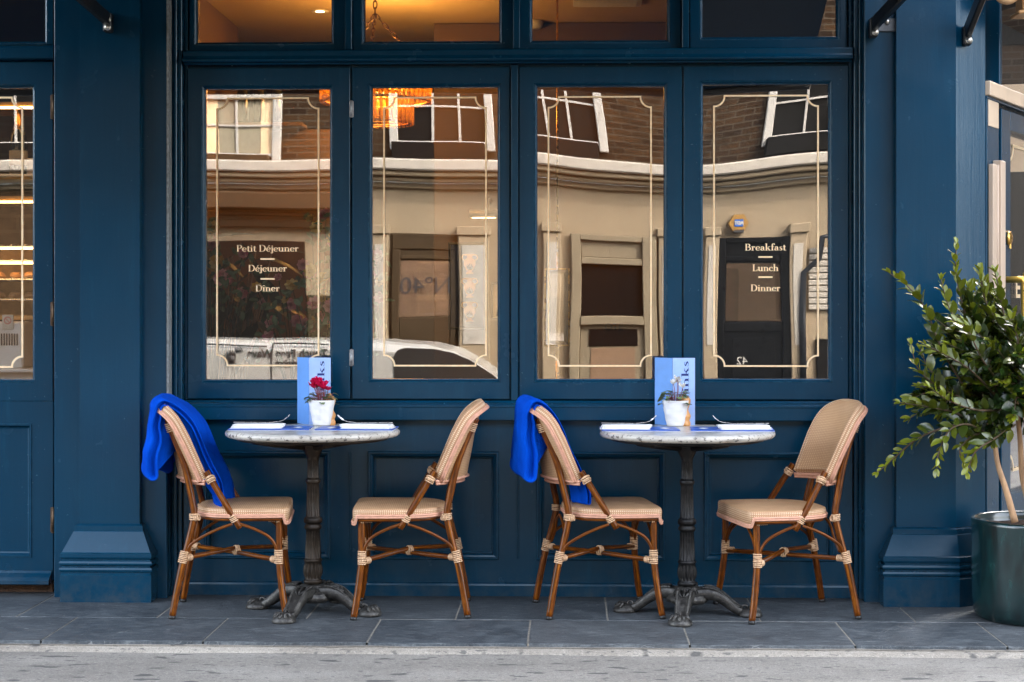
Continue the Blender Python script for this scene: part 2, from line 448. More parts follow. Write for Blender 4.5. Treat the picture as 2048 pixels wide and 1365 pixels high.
    M['petal_red'] = leafm('red_petal', (.62, .004, .06), (.75, .008, .10), (.85, .03, .16), .5, .3)
    M['petal_white'] = leafm('white_petal', (.78, .76, .70), (.85, .84, .8), (.85, .8, .7), .5, .3)
    M['petal_pink'] = leafm('pink_petal', (.5, .08, .16), (.66, .22, .25), (.75, .45, .36), .6, .3)
    M['petal_yellow'] = leafm('yellow_petal', (.55, .30, .03), (.7, .42, .06), (.75, .55, .2), .6, .3)
    M['stalk'] = simple('red_stalk', (.22, .05, .06), .5, 0, 30, .2, .1)
    M['twig'] = simple('brown_twig', (.07, .04, .018), .7, 0, 40, .3, .4, .002)
    # interior
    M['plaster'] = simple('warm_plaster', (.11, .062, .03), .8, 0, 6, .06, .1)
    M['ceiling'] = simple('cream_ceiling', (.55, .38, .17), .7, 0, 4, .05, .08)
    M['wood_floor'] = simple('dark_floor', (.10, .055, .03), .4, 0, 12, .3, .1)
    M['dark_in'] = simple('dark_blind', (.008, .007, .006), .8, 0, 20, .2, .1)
    M['tan_in'] = simple('tan_panel', (.16, .09, .045), .6, 0, 8, .15, .1)
    M['navy_art'] = simple('navy_picture', (.004, .02, .13), .4, 0, 20, .1, .03)
    M['blue_art'] = simple('grey_blue_picture', (.05, .085, .21), .5, 0, 20, .1, .03)
    M['cream_art'] = simple('cream_motif', (.72, .5, .28), .6, 0, 20, .1, .03)
    M['grey_lamp'] = simple('grey_enamel', (.25, .22, .19), .4, .3, 30, .1, .05)
    M['white_plastic'] = simple('white_plastic', (.72, .69, .62), .4, 0, 20, .05, .03)
    M['case_wood'] = simple('honey_wood', (.55, .30, .08), .5, 0, 12, .25, .1)
    M['bottle'] = simple('dark_bottle', (.010, .012, .006), .12, 0, 20, .2, 0, .002, .5)
    M['foil'] = simple('gold_foil', (.62, .28, .06), .3, .9, 60, .3, .5, .002)
    M['label_paper'] = simple('paper_label', (.6, .55, .45), .7, 0, 30, .1, .05)
    M['chain'] = simple('bronze_chain', (.16, .085, .035), .4, .9, 60, .3, .2)
    t = Nt('amber_glass'); b = t.n('BsdfTranslucent', None, Color=(.95, .58, .17)); g = t.n('BsdfGlossy', None, Color=(.9, .6, .25), Roughness=.12); tp = t.n('BsdfTransparent', None, Color=(1, .74, .36))
    m1 = t.n('MixShader', None, _0=.35, _1=b, _2=g); m2 = t.n('MixShader', None, _0=.3, _1=m1, _2=tp); t.surf(m2); M['amber'] = t.m
    M['bulb'] = glow('bulb_glow', (1, .50, .13), 7)
    M['led'] = glow('led_strip_glow', (1, .56, .2), 1.6)
    M['spot'] = glow('spot_glow', (1, .68, .36), 3.2)
    t = Nt('mirror_silver'); t.surf(t.n('BsdfGlossy', None, Color=(.24, .215, .205), Roughness=.0)); M['mirror'] = t.m
    # opposite side of the street
    M['cream'] = simple('cream_render', (.235, .172, .10), .75, 0, 3, .08, .15, .003)
    M['cream_lite'] = simple('pale_cornice', (.33, .285, .225), .7, 0, 7, .1, .3, .004)
    M['cream_dark'] = simple('tan_door_paint', (.040, .026, .013), .6, 0, 5, .12, .1, .002, 0, .12)
    M['sage'] = simple('buff_shopfront', (.165, .125, .072), .6, 0, 5, .1, .1)
    M['brown'] = simple('brown_box', (.050, .029, .014), .7, 0, 9, .2, .2, .002, 0, .1)
    M['charcoal'] = simple('charcoal_trough', (.007, .006, .005), .7, 0, 9, .2, .2, .002, 0, .08)
    M['white_paint'] = simple('white_joinery', (.37, .335, .285), .5, 0, 8, .06, .1)
    M['black_door'] = simple('black_gloss_door', (.004, .004, .004), .3, 0, 8, .2, .05, .002, 0, .12)
    M['curtain'] = simple('cream_curtain', (.24, .20, .13), .9, 0, 12, .15, .2)
    M['sign_gold'] = simple('gold_alarm_box', (.27, .135, .024), .4, 0, 12, .1, .05)
    M['sign_blue'] = simple('blue_badge', (.01, .08, .3), .4, 0, 12, .1, .05)
    M['van_white'] = simple('van_paint', (.38, .355, .31), .22, 0, 3, .03, 0, .002, .4)
    M['van_glass'] = simple('van_window', (.03, .028, .025), .08, 0, 3, .1, 0, .002, .3)
    M['ink'] = simple('dark_ink', (.03, .025, .022), .6, 0, 30, .1, 0)
    M['pink_ink'] = simple('pink_ink', (.6, .2, .18), .6, 0, 30, .1, 0)
    t = Nt('stock_brick'); v = t.coord('Object', (1, 1, 1), (PI / 2, 0, 0))
    bt = t.n('TexBrick', None, Vector=v, Color1=(.05, .026, .012), Color2=(.018, .010, .006), Mortar=(.06, .045, .03), Scale=1.0)
    bt.inputs['Mortar Size'].default_value = .009; bt.inputs['Brick Width'].default_value = .23; bt.inputs['Row Height'].default_value = .08
    c = t.mix(t.ramp(t.noise(v, 2.5, 4), [(.35, (.55, .55, .55)), (.6, (0, 0, 0))]), bt.outputs[0], (.02, .014, .009))
    t.pbr(c, .9, 0, t.bump(bt.outputs[1], -.6, .006), .06); M['brick'] = t.m
    M['awning'] = simple('blue_canvas', (.012, .05, .10), .85, 0, 60, .15, .2)
    M['render_wall'] = simple('grey_render', (.4, .37, .33), .9, 0, 3, .12, .2)
make_materials()
# ------------------------------------------------------------------ a small roman alphabet made of strokes
TK, TN = .155, .055
def _strip(pts, ws):
    out = []; n = len(pts)
    for i in range(n - 1):
        def side(j):
            a = pts[max(j - 1, 0)]; b = pts[min(j + 1, n - 1)]
            dx, dy = b[0] - a[0], b[1] - a[1]; l = math.hypot(dx, dy) or 1
            return (-dy / l * ws[j] / 2, dx / l * ws[j] / 2)
        s0, s1 = side(i), side(i + 1); p, q = pts[i], pts[i + 1]
        out.append([(p[0] + s0[0], p[1] + s0[1]), (p[0] - s0[0], p[1] - s0[1]), (q[0] - s1[0], q[1] - s1[1]), (q[0] + s1[0], q[1] + s1[1])])
    return out
def gl(x0, y0, x1, y1, w=TN): return _strip([(x0, y0), (x1, y1)], [w, w])
def gb(cx, cy, rx, ry, a0, a1, tk=TK, tn=TN, n=14):
    ps = []; ws = []
    for i in range(n + 1):
        a = R(a0 + (a1 - a0) * i / n)
        ps.append((cx + rx * math.cos(a), cy + ry * math.sin(a))); ws.append(tn + (tk - tn) * abs(math.cos(a)) ** 1.5)
    return _strip(ps, ws)
def gs(x, y0, y1, bot=True, top='', w=TK):
    o = gl(x, y0, x, y1, w)
    if bot: o += gl(x - .15, y0 + .022, x + .15, y0 + .022, .045)
    if top == 'f': o += gl(x - .16, y1 - .055, x, y1 - .02, .06)
    if top == 's': o += gl(x - .15, y1 - .022, x + .15, y1 - .022, .045)
    return o
def gdot(x, y, r): return [[(x + r * math.cos(a * PI / 3), y + r * math.sin(a * PI / 3)) for a in range(6)]]
X_ = .62
GL = {
 'i': (.36, lambda: gs(.18, 0, X_, True, 'f') + gdot(.18, .84, .085)),
 'I': (.36, lambda: gs(.18, 0, X_, True, 'f') + _strip([(0.02, .76), (.18, .90), (.34, .76)], [.05, .09, .05])),
 'n': (.76, lambda: gs(.18, 0, X_, True, 'f') + gb(.37, .40, .20, .19, 160, 0) + gs(.57, 0, .40)),
 'h': (.76, lambda: gs(.18, 0, 1.05, True, 'f') + gb(.37, .40, .20, .19, 160, 0) + gs(.57, 0, .40)),
 'u': (.74, lambda: gs(.17, .2, X_, False, 'f') + gb(.36, .21, .19, .19, 180, 340) + gs(.56, 0, X_, False, 'f') + gl(.56, .03, .72, .03, .05)),
 'r': (.54, lambda: gs(.18, 0, X_, True, 'f') + gb(.38, .42, .17, .17, 165, 70) + gdot(.44, .53, .085)),
 'e': (.60, lambda: gb(.31, .31, .23, .29, 10, 320) + gl(.12, .34, .53, .34, .05)),
 'c': (.56, lambda: gb(.31, .31, .23, .29, 50, 320) + gdot(.45, .47, .075)),
 't': (.44, lambda: gl(.19, .14, .19, .82, TK) + gb(.30, .14, .11, .12, 180, 330) + gl(.03, .59, .39, .59, .055)),
 'j': (.34, lambda: gl(.19, -.12, .19, X_, TK) + gb(.06, -.12, .13, .13, 0, -110) + gl(.03, .565, .19, .6, .06) + gdot(.18, .84, .085) + gdot(.02, -.2, .065)),
 'a': (.60, lambda: gs(.42, .06, .42, False) + gb(.27, .42, .15, .17, 150, 0) + gb(.25, .17, .15, .15, 90, 300) + gl(.25, .33, .42, .37, .05) + gl(.42, .03, .58, .05, .06) + gdot(.16, .48, .075)),
 'k': (.74, lambda: gs(.18, 0, 1.05, True, 'f') + gl(.22, .27, .54, .58, .06) + gl(.34, .40, .60, .03, .14) + gl(.46, .022, .74, .022, .045) + gl(.42, .6, .66, .6, .045)),
 'f': (.42, lambda: gs(.19, 0, .86) + gb(.33, .86, .14, .17, 180, 40) + gl(.03, .59, .42, .59, .055) + gdot(.44, .93, .075)),
 's': (.48, lambda: _strip([(.40, .50), (.32, .585), (.20, .58), (.12, .48), (.17, .38), (.30, .30), (.38, .20), (.34, .08), (.22, .03), (.10, .06), (.07, .16)], [.05, .05, .06, .11, .14, .15, .14, .11, .06, .05, .05])),
 'D': (.94, lambda: gs(.2, 0, 1, True, 's') + gb(.40, .5, .42, .475, 90, -90) + gl(.1, .975, .42, .975, .05) + gl(.1, .025, .42, .025, .05)),
 'P': (.74, lambda: gs(.2, 0, 1, True, 's') + gb(.38, .73, .27, .25, 90, -90) + gl(.1, .975, .4, .975, .05) + gl(.2, .48, .4, .48, .05)),
 'B': (.82, lambda: gs(.2, 0, 1, True, 's') + gb(.40, .755, .23, .225, 90, -90) + gb(.42, .27, .29, .25, 90, -90) + gl(.1, .975, .42, .975, .05) + gl(.2, .525, .43, .525, .05) + gl(.1, .025, .44, .025, .05)),
 'L': (.74, lambda: gs(.2, 0, 1, True, 's') + gl(.1, .025, .66, .025, .05) + gl(.645, .02, .68, .28, .055)),
 'é': (.60, lambda: GL['e'][1]() + gl(.26, .74, .44, .94, .085)),
 ' ': (.3, lambda: []),
}
def serif(text):
    quads = []; x = 0
    for ch in text:
        k = 'I' if ch == 'î' else ch
        w, fn = GL[k]
        quads += [[(p[0] + x, p[1]) for p in q] for q in fn()]; x += w
    return quads, x
def put_flat(mb, quads, fn, th=0):
    """quads in 2D, fn maps (a,b) to 3D"""
    k = 0
    for q in quads:
        n = len(q); b = [fn(a, c, k % 5) for a, c in q]; k += 1
        mb.add(b, [list(range(n))])
def sans_mesh(text, size, bold=0.0):
    cu = bpy.data.curves.new('text', 'FONT'); cu.body = text; cu.size = size; cu.align_x = 'CENTER'; cu.align_y = 'CENTER'; cu.offset = bold
    o = bpy.data.objects.new('text', cu); COL.objects.link(o)
    dg = bpy.context.evaluated_depsgraph_get()
    me = bpy.data.meshes.new_from_object(o.evaluated_get(dg))
    vs = [tuple(v.co) for v in me.vertices]; fs = [list(p.vertices) for p in me.polygons]
    bpy.data.objects.remove(o); bpy.data.curves.remove(cu); bpy.data.meshes.remove(me)
    return vs, fs
# ------------------------------------------------------------------ ground
def make_ground():
    # slate slabs with real joints
    mb = MB(); g = .008; rr = random.Random(3)
    yk, yj, yb = ground(1055, 1288).y, ground(1024, 1240).y, .08
    front = [ground(px, py).x for px, py in ((92, 1275), (412, 1277), (735, 1283), (1055, 1290), (1380, 1290), (1710, 1290), (2030, 1305))]
    back = [ground(px, py).x for px, py in ((35, 1232), (310, 1238), (612, 1238), (912, 1235), (1215, 1237), (1520, 1240), (1830, 1243))]
    def ext(l):
        l = list(l)
        for _ in range(10): l = [l[0] - .63 - rr.random() * .05] + l + [l[-1] + .63 + rr.random() * .05]
        return l
    for row, (xs, y0, y1) in enumerate(((ext(front), yk, yj), (ext(back), yj, yb), ([2.2 + .6 * i for i in range(9)], yb, yb + .6), ([2.5 + .6 * i for i in range(9)], yb + .6, yb + 1.2))):
        for a, b in zip(xs[:-1], xs[1:]):
            dz = rr.uniform(-.0012, .0008); n = 14
            x0, x1 = a + g / 2, b - g / 2; ya, yb2 = y0 + g / 2, y1 - g / 2
            c = .003
            tnt = rr.random()
            # front edge a little broken
            lo = []
            for i in range(n + 1):
                t = i / n; x = x0 + (x1 - x0) * t
                e = ya + (0.010 * noise.noise((x * 4.1, 3.3 + row, 0)) + .006 * noise.noise((x * 17, 1.3, 0)) if row == 0 else 0.0)
                lo.append((x, e))
            vs = []
            for x, e in lo: vs.append((x, e - (.004 if row == 0 else 0), -.03))
            for x, e in lo: vs.append((x, e, dz - c))
            for x, e in lo: vs.append((x, e + c + (.004 * abs(noise.noise((x * 9, 5, 1))) if row == 0 else 0), dz))
            for x, e in lo: vs.append((x, yb2 - c, dz))
            for x, e in lo: vs.append((x, yb2, dz - c))
            for x, e in lo: vs.append((x, yb2, -.03))
            m = n + 1; fs = []
            for r in range(5):
                for i in range(n): fs.append([r * m + i, r * m + i + 1, (r + 1) * m + i + 1, (r + 1) * m + i])
            fs.append([r * m for r in range(6)]); fs.append([r * m + n for r in range(6)][::-1])
            mb.add(vs, fs, tint=tnt * .5)
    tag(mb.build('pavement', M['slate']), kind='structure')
    mb = MB(); mb.add([(-9, yk + .012, -.0016), (9, yk + .012, -.0035), (9, 1.3, -.0016), (-9, 1.3, -.0016)], [[0, 1, 2, 3]])
    tag(mb.build('pavement_bed', M['mortar']), kind='structure')
    # kerb band: worn, slightly lower, rounded lip with cracked stones
    mb = MB(); y0 = ground(1024, 1306, -.02).y; n = 220; xs = [-6 + 12 * i / n for i in range(n + 1)]
    prof = []
    for x in xs:
        j = .008 * noise.noise((x * 2.3, 8, 0)) + .004 * noise.noise((x * 13, 4, 0)); hz = .002 * noise.noise((x * 6, 1, 2))
        prof.append([(x, yk + .03, -.014 + hz), (x, yk - .02, -.012 + hz), (x, y0 + .06 + j, -.013 + hz), (x, y0 + .025 + j, -.017 + hz), (x, y0 + .008 + j, -.027), (x, y0 - .004 + j, -.05)])
    mb.rows(prof, closed=False, smooth=True)
    tag(mb.build('kerb', M['kerb']), kind='structure')
    # road: flat near the kerb, falling away to the other side of the street, reaching far
    mb = MB(); xs = [-120, -40, -15] + [-8 + 16 * i / 64 for i in range(65)] + [15, 40, 120]
    ya = -2.55
    ys = [y0 + .03, y0 - .1, y0 - .3, y0 - .6, ya, -3.2, -4.5, -6, -7.5, -8.2, -10, -12, -16, -40, -120]
    loops = []
    for y in ys:
        t = max(0, min(1, (-y - 2.4) / 5.6)); z = -.030 - .80 * t * t * (3 - 2 * t)
        loops.append([(x, y, z + (.0025 * noise.noise((x * 1.7, y * 2, 0)) if y > -2.5 else 0)) for x in xs])
    k = ys.index(ya)
    far = MB(); far.rows(loops[k:], closed=False, smooth=True); tag(far.build('carriageway', M['asphalt']), kind='structure')
    mb.rows(loops[:k + 1], closed=False, smooth=True)
    mb.add([(3, 1.25, -.02), (120, 1.25, -.02), (120, 60, -.02), (3, 60, -.02)], [[0, 1, 2, 3]])
    tag(mb.build('road', M['road']), kind='structure')

# ------------------------------------------------------------------ the restaurant front
Z = {}
def zrow(py, y=0.0): return fz(py, y)
XL, XR = fx(372), fx(1700)
P0 = Vector((fx(1965, -.02), -.02)); EDIR = Vector((math.sin(R(29.6)), math.cos(R(29.6)))); ENRM = Vector((EDIR.y, -EDIR.x))

def gold_outline(x0, x1, z0, z1, r, w, y):
    """line with scooped corners as a thin raised ribbon"""
    pts = []
    for (cx, cz, a0) in ((x1, z0, 180), (x1, z1, 270), (x0, z1, 0), (x0, z0, 90)):
        seg = [(cx + r * math.cos(R(a0 - 90 * i / 10)), cz + r * math.sin(R(a0 - 90 * i / 10))) for i in range(11)]
        pts += seg
    mb = MB(); n = len(pts)
    def off(i, s):
        a = pts[(i - 1) % n]; b = pts[(i + 1) % n]; p = pts[i]
        d1 = Vector((p[0] - a[0], p[1] - a[1])).normalized(); d2 = Vector((b[0] - p[0], b[1] - p[1])).normalized()
        n1 = Vector((-d1.y, d1.x)); n2 = Vector((-d2.y, d2.x)); m = (n1 + n2); m = m.normalized() if m.length > .01 else n1
        k = 1 / max(.55, m.dot(n1)); return (p[0] + m.x * s * k, p[1] + m.y * s * k)
    loops = []
    for s, yy in ((w / 2, y), (w / 2, y - .0012), (-w / 2, y - .0012), (-w / 2, y)):
        loops.append([(off(i, s)[0], yy, off(i, s)[1]) for i in range(n)])
    mb.rows(loops, closed=True, smooth=False); return mb

def pane_mesh(x0, x1, z0, z1, y, seed, amp=.00009, twist=0.0):
    nx, nz = 14, 26; th = .006; loops = [[], []]
    vs = []
    for side in (0, 1):
        for j in range(nz + 1):
            for i in range(nx + 1):
                x = x0 + (x1 - x0) * i / nx; z = z0 + (z1 - z0) * j / nz
                d = amp * (math.sin(x * 5.1 + seed) * math.cos(z * 3.3 + seed * 2) + .5 * math.sin(x * 11 + z * 7 + seed * 3))
                zt_ = max(0, z - (z0 + z1) / 2 + .22); d += twist * (x - (x0 + x1) / 2) * zt_ * zt_ / 1.0
                vs.append((x, y + side * th + d, z))
    m = (nx + 1) * (nz + 1); fs = []
    for side in (0, 1):
        for j in range(nz):
            for i in range(nx):
                a = side * m + j * (nx + 1) + i; q = [a, a + 1, a + nx + 2, a + nx + 1]
                fs.append(q if side == 0 else q[::-1])
    mb = MB(); mb.add(vs, fs, smooth=True); return mb

def small_hinge(x, z0, z1, y, mat, parent, w=.012):
    mb = MB(); mb.tube([(x, y, z0), (x, y, z1)], w * .5, 10)
    for t in (.02, .33, .66, .98): mb.ring((x, y, z0 + (z1 - z0) * t), (0, 0, 1), w * .5, .0012, 10, 4)
    mb.box(x - w * .9, x + w * .9, y + w * .25, y + w * .6, z0 + .002, z1 - .002, .001)
    return mb.build('hinge', mat, parent)

SASH = [(0, .034), (0, .006), (.002, .004), (.078, .004), (.0795, .007), (.083, .010), (.085, .016), (.090, .018), (.092, .022), (.094, .030), (.094, .06)]
def framed_opening(x0, x1, z0, z1, gx0, gx1, gz0, gz1, y):
    """frame mesh between an outer and an inner (glass) rectangle with a moulded bead; stiles may differ in width"""
    mb = MB()
    outer = [(x0, z0), (x1, z0), (x1, z1), (x0, z1)]; inner = [(gx0, gz0), (gx1, gz0), (gx1, gz1), (gx0, gz1)]
    def ringpts(t, off, yy):
        # t=0 outer, t=1 bead start; off = distance inwards measured from the bead start
        res = []
        for k in range(4):
            bx = inner[k][0] + (-.016 if k in (0, 3) else .016); bz = inner[k][1] + (-.016 if k in (0, 1) else .016)
            x = outer[k][0] + (bx - outer[k][0]) * t; z = outer[k][1] + (bz - outer[k][1]) * t
            x += off * (1 if k in (0, 3) else -1); z += off * (1 if k in (0, 1) else -1)
            res.append((x, y + yy, z))
        return res
    def chamf(s, yy):
        return [(outer[0][0] + s, y + yy, outer[0][1] + s), (outer[1][0] - s, y + yy, outer[1][1] + s), (outer[2][0] - s, y + yy, outer[2][1] - s), (outer[3][0] + s, y + yy, outer[3][1] - s)]
    loops = [chamf(0, .04), chamf(0, .003), chamf(.003, 0), ringpts(1, 0, 0), ringpts(1, .0015, .004), ringpts(1, .004, .0035), ringpts(1, .009, .009), ringpts(1, .011, .013), ringpts(1, .014, .014), ringpts(1, .016, .020), ringpts(1, .016, .05)]
    mb.rows(loops, closed=True, smooth=False); return mb

BUILDING = None
def make_front():
    global BUILDING
    b = BUILDING = empty('restaurant_building', (0, 0, 0))
    tag(b, 'dark blue painted restaurant front with panelled base, gilded windows and pilasters', 'building')
    P = M['paint']
    zs0, zs1 = zrow(840), zrow(802)          # sill
    zsk = zrow(1166)                         # skirting top
    # ---- panelled apron: four cells
    cells = [(XL - .01, fx(700), fx(408), fx(661), 'a'), (fx(700), fx(1036), fx(735), fx(998), 'b'), (fx(1036), fx(1368), fx(1072), fx(1331), 'c'), (fx(1368), XR + .01, fx(1407), fx(1671), 'd')]
    pz1, pz0 = zrow(903), zrow(1121)
    for x0, x1, a0, a1, k in cells:
        mb = MB()
        o = [(x0, 0, zsk), (x1, 0, zsk), (x1, 0, zs0 + .01), (x0, 0, zs0 + .01)]; i_ = [(a0, 0, pz0), (a1, 0, pz0), (a1, 0, pz1), (a0, 0, pz1)]
        mb.rows([o, i_], closed=True, smooth=False)
        mb.sweep(a0, a1, pz0, pz1, [(0, 0), (.002, -.006), (.006, -.009), (.011, -.009), (.014, -.004), (.022, -.001), (.026, .004), (.029, .022), (.034, .023), (.036, .026)], close=True)
        mb.build('panel', P, b)
    for px in (700, 1036, 1368):
        mb = MB(); x = fx(px); mb.box(x - .006, x - .0015, -.004, .004, zrow(1118), zrow(905), .0015); mb.box(x + .0015, x + .006, -.004, .004, zrow(1118), zrow(905), .0015)
        mb.build('panel_bead', P, b)
    mb = MB(); mb.extr(XL - .02, XR + .02, [(.02, -.03), (-.012, -.03), (-.012, zsk - .012), (-.009, zsk - .004), (.001, zsk + .002), (.02, zsk + .002)])
    mb.build('skirting', P, b)
    # ---- window sill with beads
    za = zrow(812)
    mb = MB(); mb.extr(XL - .015, XR + .015, [(.06, zs0 + .004), (-.030, zs0 + .004), (-.030, zs0), (-.050, zs0), (-.053, zs0 + .003), (-.053, za - .006), (-.057, za - .003), (-.057, za + .004), (-.050, za + .008), (-.016, zs1 - .006), (-.010, zs1), (.06, zs1 + .002)])
    mb.build('window_sill', P, b)
    # ---- casements
    zt, zb = zrow(131), zrow(801)
    cas = [(375, 700, 412, 660, 177, 760, 'dark green plant and flowers behind the glass'), (704, 1020, 745, 995, 175, 758, None), (1038, 1364, 1075, 1327, 175, 758, None), (1367, 1697, 1406, 1656, 172, 757, None)]
    words = {0: [('Petit Déjeuner', 503, 125), ('Déjeuner', 543, 78), ('Dîner', 583, 49)], 3: [('Breakfast', 502, 83), ('Lunch', 543, 53), ('Dinner', 583, 60)]}
    for k, (a, c, g0, g1, gy0, gy1, lab) in enumerate(cas):
        x0, x1 = fx(a, .02), fx(c, .02)
        w = framed_opening(x0, x1, zb + .003, zt - .003, fx(g0, .04), fx(g1, .04), fz(gy1, .04), fz(gy0, .04), .02).build('casement_window', P, b)
        pm = pane_mesh(fx(g0, .05) - .006, fx(g1, .05) + .006, fz(gy1, .05) - .006, fz(gy0, .05) + .006, .046, k * 1.7 + .4, .00009, (.001, .002, .0105, -.0095)[k])
        pm.build('pane', M['glass'], w, fixn=False)
        yl = .0415
        gx0, gx1 = (434, 637) if k == 0 else ((768, 972) if k == 1 else ((1097, 1302) if k == 2 else (1428, 1636)))
        gold_outline(fx(gx0, yl), fx(gx1, yl), fz(732, yl), fz(195 if k < 3 else 194, yl), .047, .0072, yl).build('gold_border', M['gold'], w)
        if k in words:
            cx = 535 if k == 0 else 1531
            for txt, base, wpx in words[k]:
                mb = MB(); q, tw = serif(txt); x0_, x1_ = fx(cx - wpx / 2, yl), fx(cx + wpx / 2, yl); sc = (x1_ - x0_) / tw
                zb_ = fz(base, yl); cap = .0295
                put_flat(mb, q, lambda p, r, e, x0_=x0_, sc=sc, zb_=zb_, cap=cap: (x0_ + p * sc, yl - .0004 - e * .0001, zb_ + r * cap))
                mb.build('lettering', M['gold'], w, fixn=False)
            for py in (518, 558) if k == 0 else (515, 555):
                mb = MB(); mb.box(fx(cx - 14, yl), fx(cx + 14, yl), yl - .001, yl, fz(py + 1.6, yl), fz(py - 1.6, yl), .0002); mb.build('gold_rule', M['gold'], w)
        if k == 1:
            for py in (217, 716): small_hinge(fx(702.5, .01), fz(py + 17, .01), fz(py - 17, .01), .013, M['hinge_steel'], w, .010)
    # ---- jambs, mullion, head
    zh = zrow(100)
    for s, px in ((-1, 372), (1, 1700)):
        mb = MB()
        xx = fx(px)
        steps = [(0, .034), (.016, -.012), (.034, -.035), (.050, -.03), (.058, -.065), (.072, -.075), (.086, -.06)]
        x_prev = xx
        for i in range(len(steps) - 1):
            d0, y0 = steps[i]; d1 = steps[i + 1][0]
            mb.box(xx + s * d0, xx + s * d1, y0, .12, -.02 if i else zs1, 3.05, .003)
        mb.build('window_jamb', P, b)
    mb = MB(); mb.box(fx(1022), fx(1036), .008, .06, zb - .002, zt + .004, .003); mb.build('mullion', P, b)
    # transom bar
    z0, z1 = zrow(130), zrow(98)
    mb = MB(); mb.extr(XL - .005, XR + .005, [(.06, z0 + .006), (-.006, z0 + .006), (-.010, z0 + .010), (-.040, z0 + .014), (-.046, z0 + .018), (-.046, z0 + .024), (-.040, z0 + .030), (-.034, z0 + .040), (-.034, z1 - .012), (-.030, z1 - .006), (-.012, z1 - .001), (.06, z1 + .002)])
    mb.build('transom_bar', P, b)
    # fanlights
    tops = [(378, 690, 396, 663, 82), (705, 1028, 730, 998, 82), (1038, 1362, 1065, 1333, 82), (1380, 1693, 1405, 1672, 77)]
    for k, (a, c, g0, g1, gy) in enumerate(tops):
        w = framed_opening(fx(a, .02), fx(c, .02), z1 + .003, 3.02, fx(g0, .05), fx(g1, .05), fz(gy, .05), 2.94, .03).build('fanlight', P, b)
        pane_mesh(fx(g0, .06) - .006, fx(g1, .06) + .006, fz(gy, .06) - .006, 2.95, .056, k + 9.0, .0002).build('pane', M['glass'], w, fixn=False)
    for px in (697, 1033, 1371):
        mb = MB(); mb.box(fx(px) - .015, fx(px) + .015, -.004, .08, z1, 3.05, .003); mb.build('fanlight_mullion', P, b)
    # rebates closing the gaps behind the casements and fanlights
    mb = MB(); zq0, zq1 = zs1 - .02, zt + .02
    for px in (373, 702, 1029, 1366, 1699): mb.box(fx(px, .08) - .028, fx(px, .08) + .028, .066, .10, zq0, 3.04, .002)
    for z_ in (zq0, zt - .02, z1 - .02): mb.box(XL - .02, XR + .02, .0665, .0995, z_, z_ + .05, .002)
    mb.box(fx(97, .1), fx(118, .1), .082, .12, 0, 3.04, .002); mb.box(fx(-340, .1), fx(112, .1), .0825, .12, zrow(118) - .02, zrow(86) + .02, .002)
    mb.build('rebate', P, b)
    # ---- flat side panels next to the pilasters
    for a, c in ((285, 334), (1738, 1794)):
        mb = MB(); mb.box(fx(a, -.11) - .02, fx(c, -.11), -.11, .14, -.03, 3.05, .004); mb.build('side_panel', P, b)
    mb = MB(); mb.box(fx(345, -.03) - .006, fx(345, -.03) + .004, -.118, -.06, zrow(880), 3.05, .001)
    mb.build('pipe_strip', simple('grey_caulk', (.16, .17, .17), .6, 0, 90, .5, .3), b)
    # ---- pilasters: shaft, and a plinth of sloped weathering, rolls and block
    def pilaster(x0, x1, ch):
        yf = -.16
        def plan(g):     # g grows outwards
            p = [(x0 - g, .1), (x0 - g, yf - g), (x1 + g * (0 if ch else 1), yf - g)]
            if ch: p += [(ch[0] + g, ch[1] - g * .3)]
            else: p += [(x1 + g, yf - g)][:0]
            p += [((ch[0] if ch else x1) + g, .1)]
            return p
        mb = MB(); mb.rows([[(x, y, z) for x, y in plan(g)] for g, z in ((0, .30), (0, 3.1))], closed=True, cap=True, smooth=False)
        sh = mb.build('pilaster', P, b)
        mb = MB()
        prof = [(.068, -.03), (.068, .118), (.064, .122), (.064, .130), (.070, .134), (.072, .142), (.069, .150), (.061, .152), (.061, .158), (.070, .162), (.072, .170), (.069, .178), (.060, .181), (.060, .186), (.066, .190), (.068, .196), (.068, .212), (.062, .216), (.022, .302), (.018, .306), (.018, .326), (.012, .330), (.0, .334)]
        mb.rows([[(x, y, z) for x, y in plan(g)] for g, z in prof], closed=True, cap=True, smooth=False)
        mb.build('plinth', P, sh)
        return sh
    pilaster(fx(160, -.16), fx(279, -.16), None)
    xc = fx(1912, -.16)
    pilaster(fx(1793, -.16), xc, (P0.x, -.07))
    # ---- street door on the left
    y = .03
    zdt, zdb = zrow(119, y), zrow(1165, y)
    xr, xl = fx(106, y), fx(-330, y)
    gx1, gx0 = fx(63, y), fx(-285, y); gz1, gz0 = fz(172, y), fz(760, y)
    door = MB()
    # upper part: frame round the glass, lower part: frame round a sunk panel
    zm = fz(805, y)
    d1 = framed_opening(xl, xr, zm, zdt, gx0, gx1, gz0, gz1, y); door.join(d1)
    px0, px1, q0, q1 = fx(-285, y), fx(64, y), fz(1120, y), fz(850, y)
    door.rows([[(xl, y, zdb), (xr, y, zdb), (xr, y, zm), (xl, y, zm)], [(px0, y, q0), (px1, y, q0), (px1, y, q1), (px0, y, q1)]], closed=True, smooth=False)
    door.sweep(px0, px1, q0, q1, [(0, y), (.002, y - .004), (.008, y - .004), (.012, y + .002), (.018, y + .012), (.024, y + .014)], close=True)
    door.box(xl, xr, y + .015, y + .05, zdb, zm - .001, .002)
    dr = door.build('door', P, b)
    pane_mesh(gx0 - .006, gx1 + .006, gz0 - .006, gz1 + .006, y + .027, 5.5).build('pane', M['glass'], dr, fixn=False)
    gold_outline(fx(-262, y), fx(41, y), fz(736, y), fz(190, y), .047, .0085, y + .025).build('gold_border', M['gold'], dr)
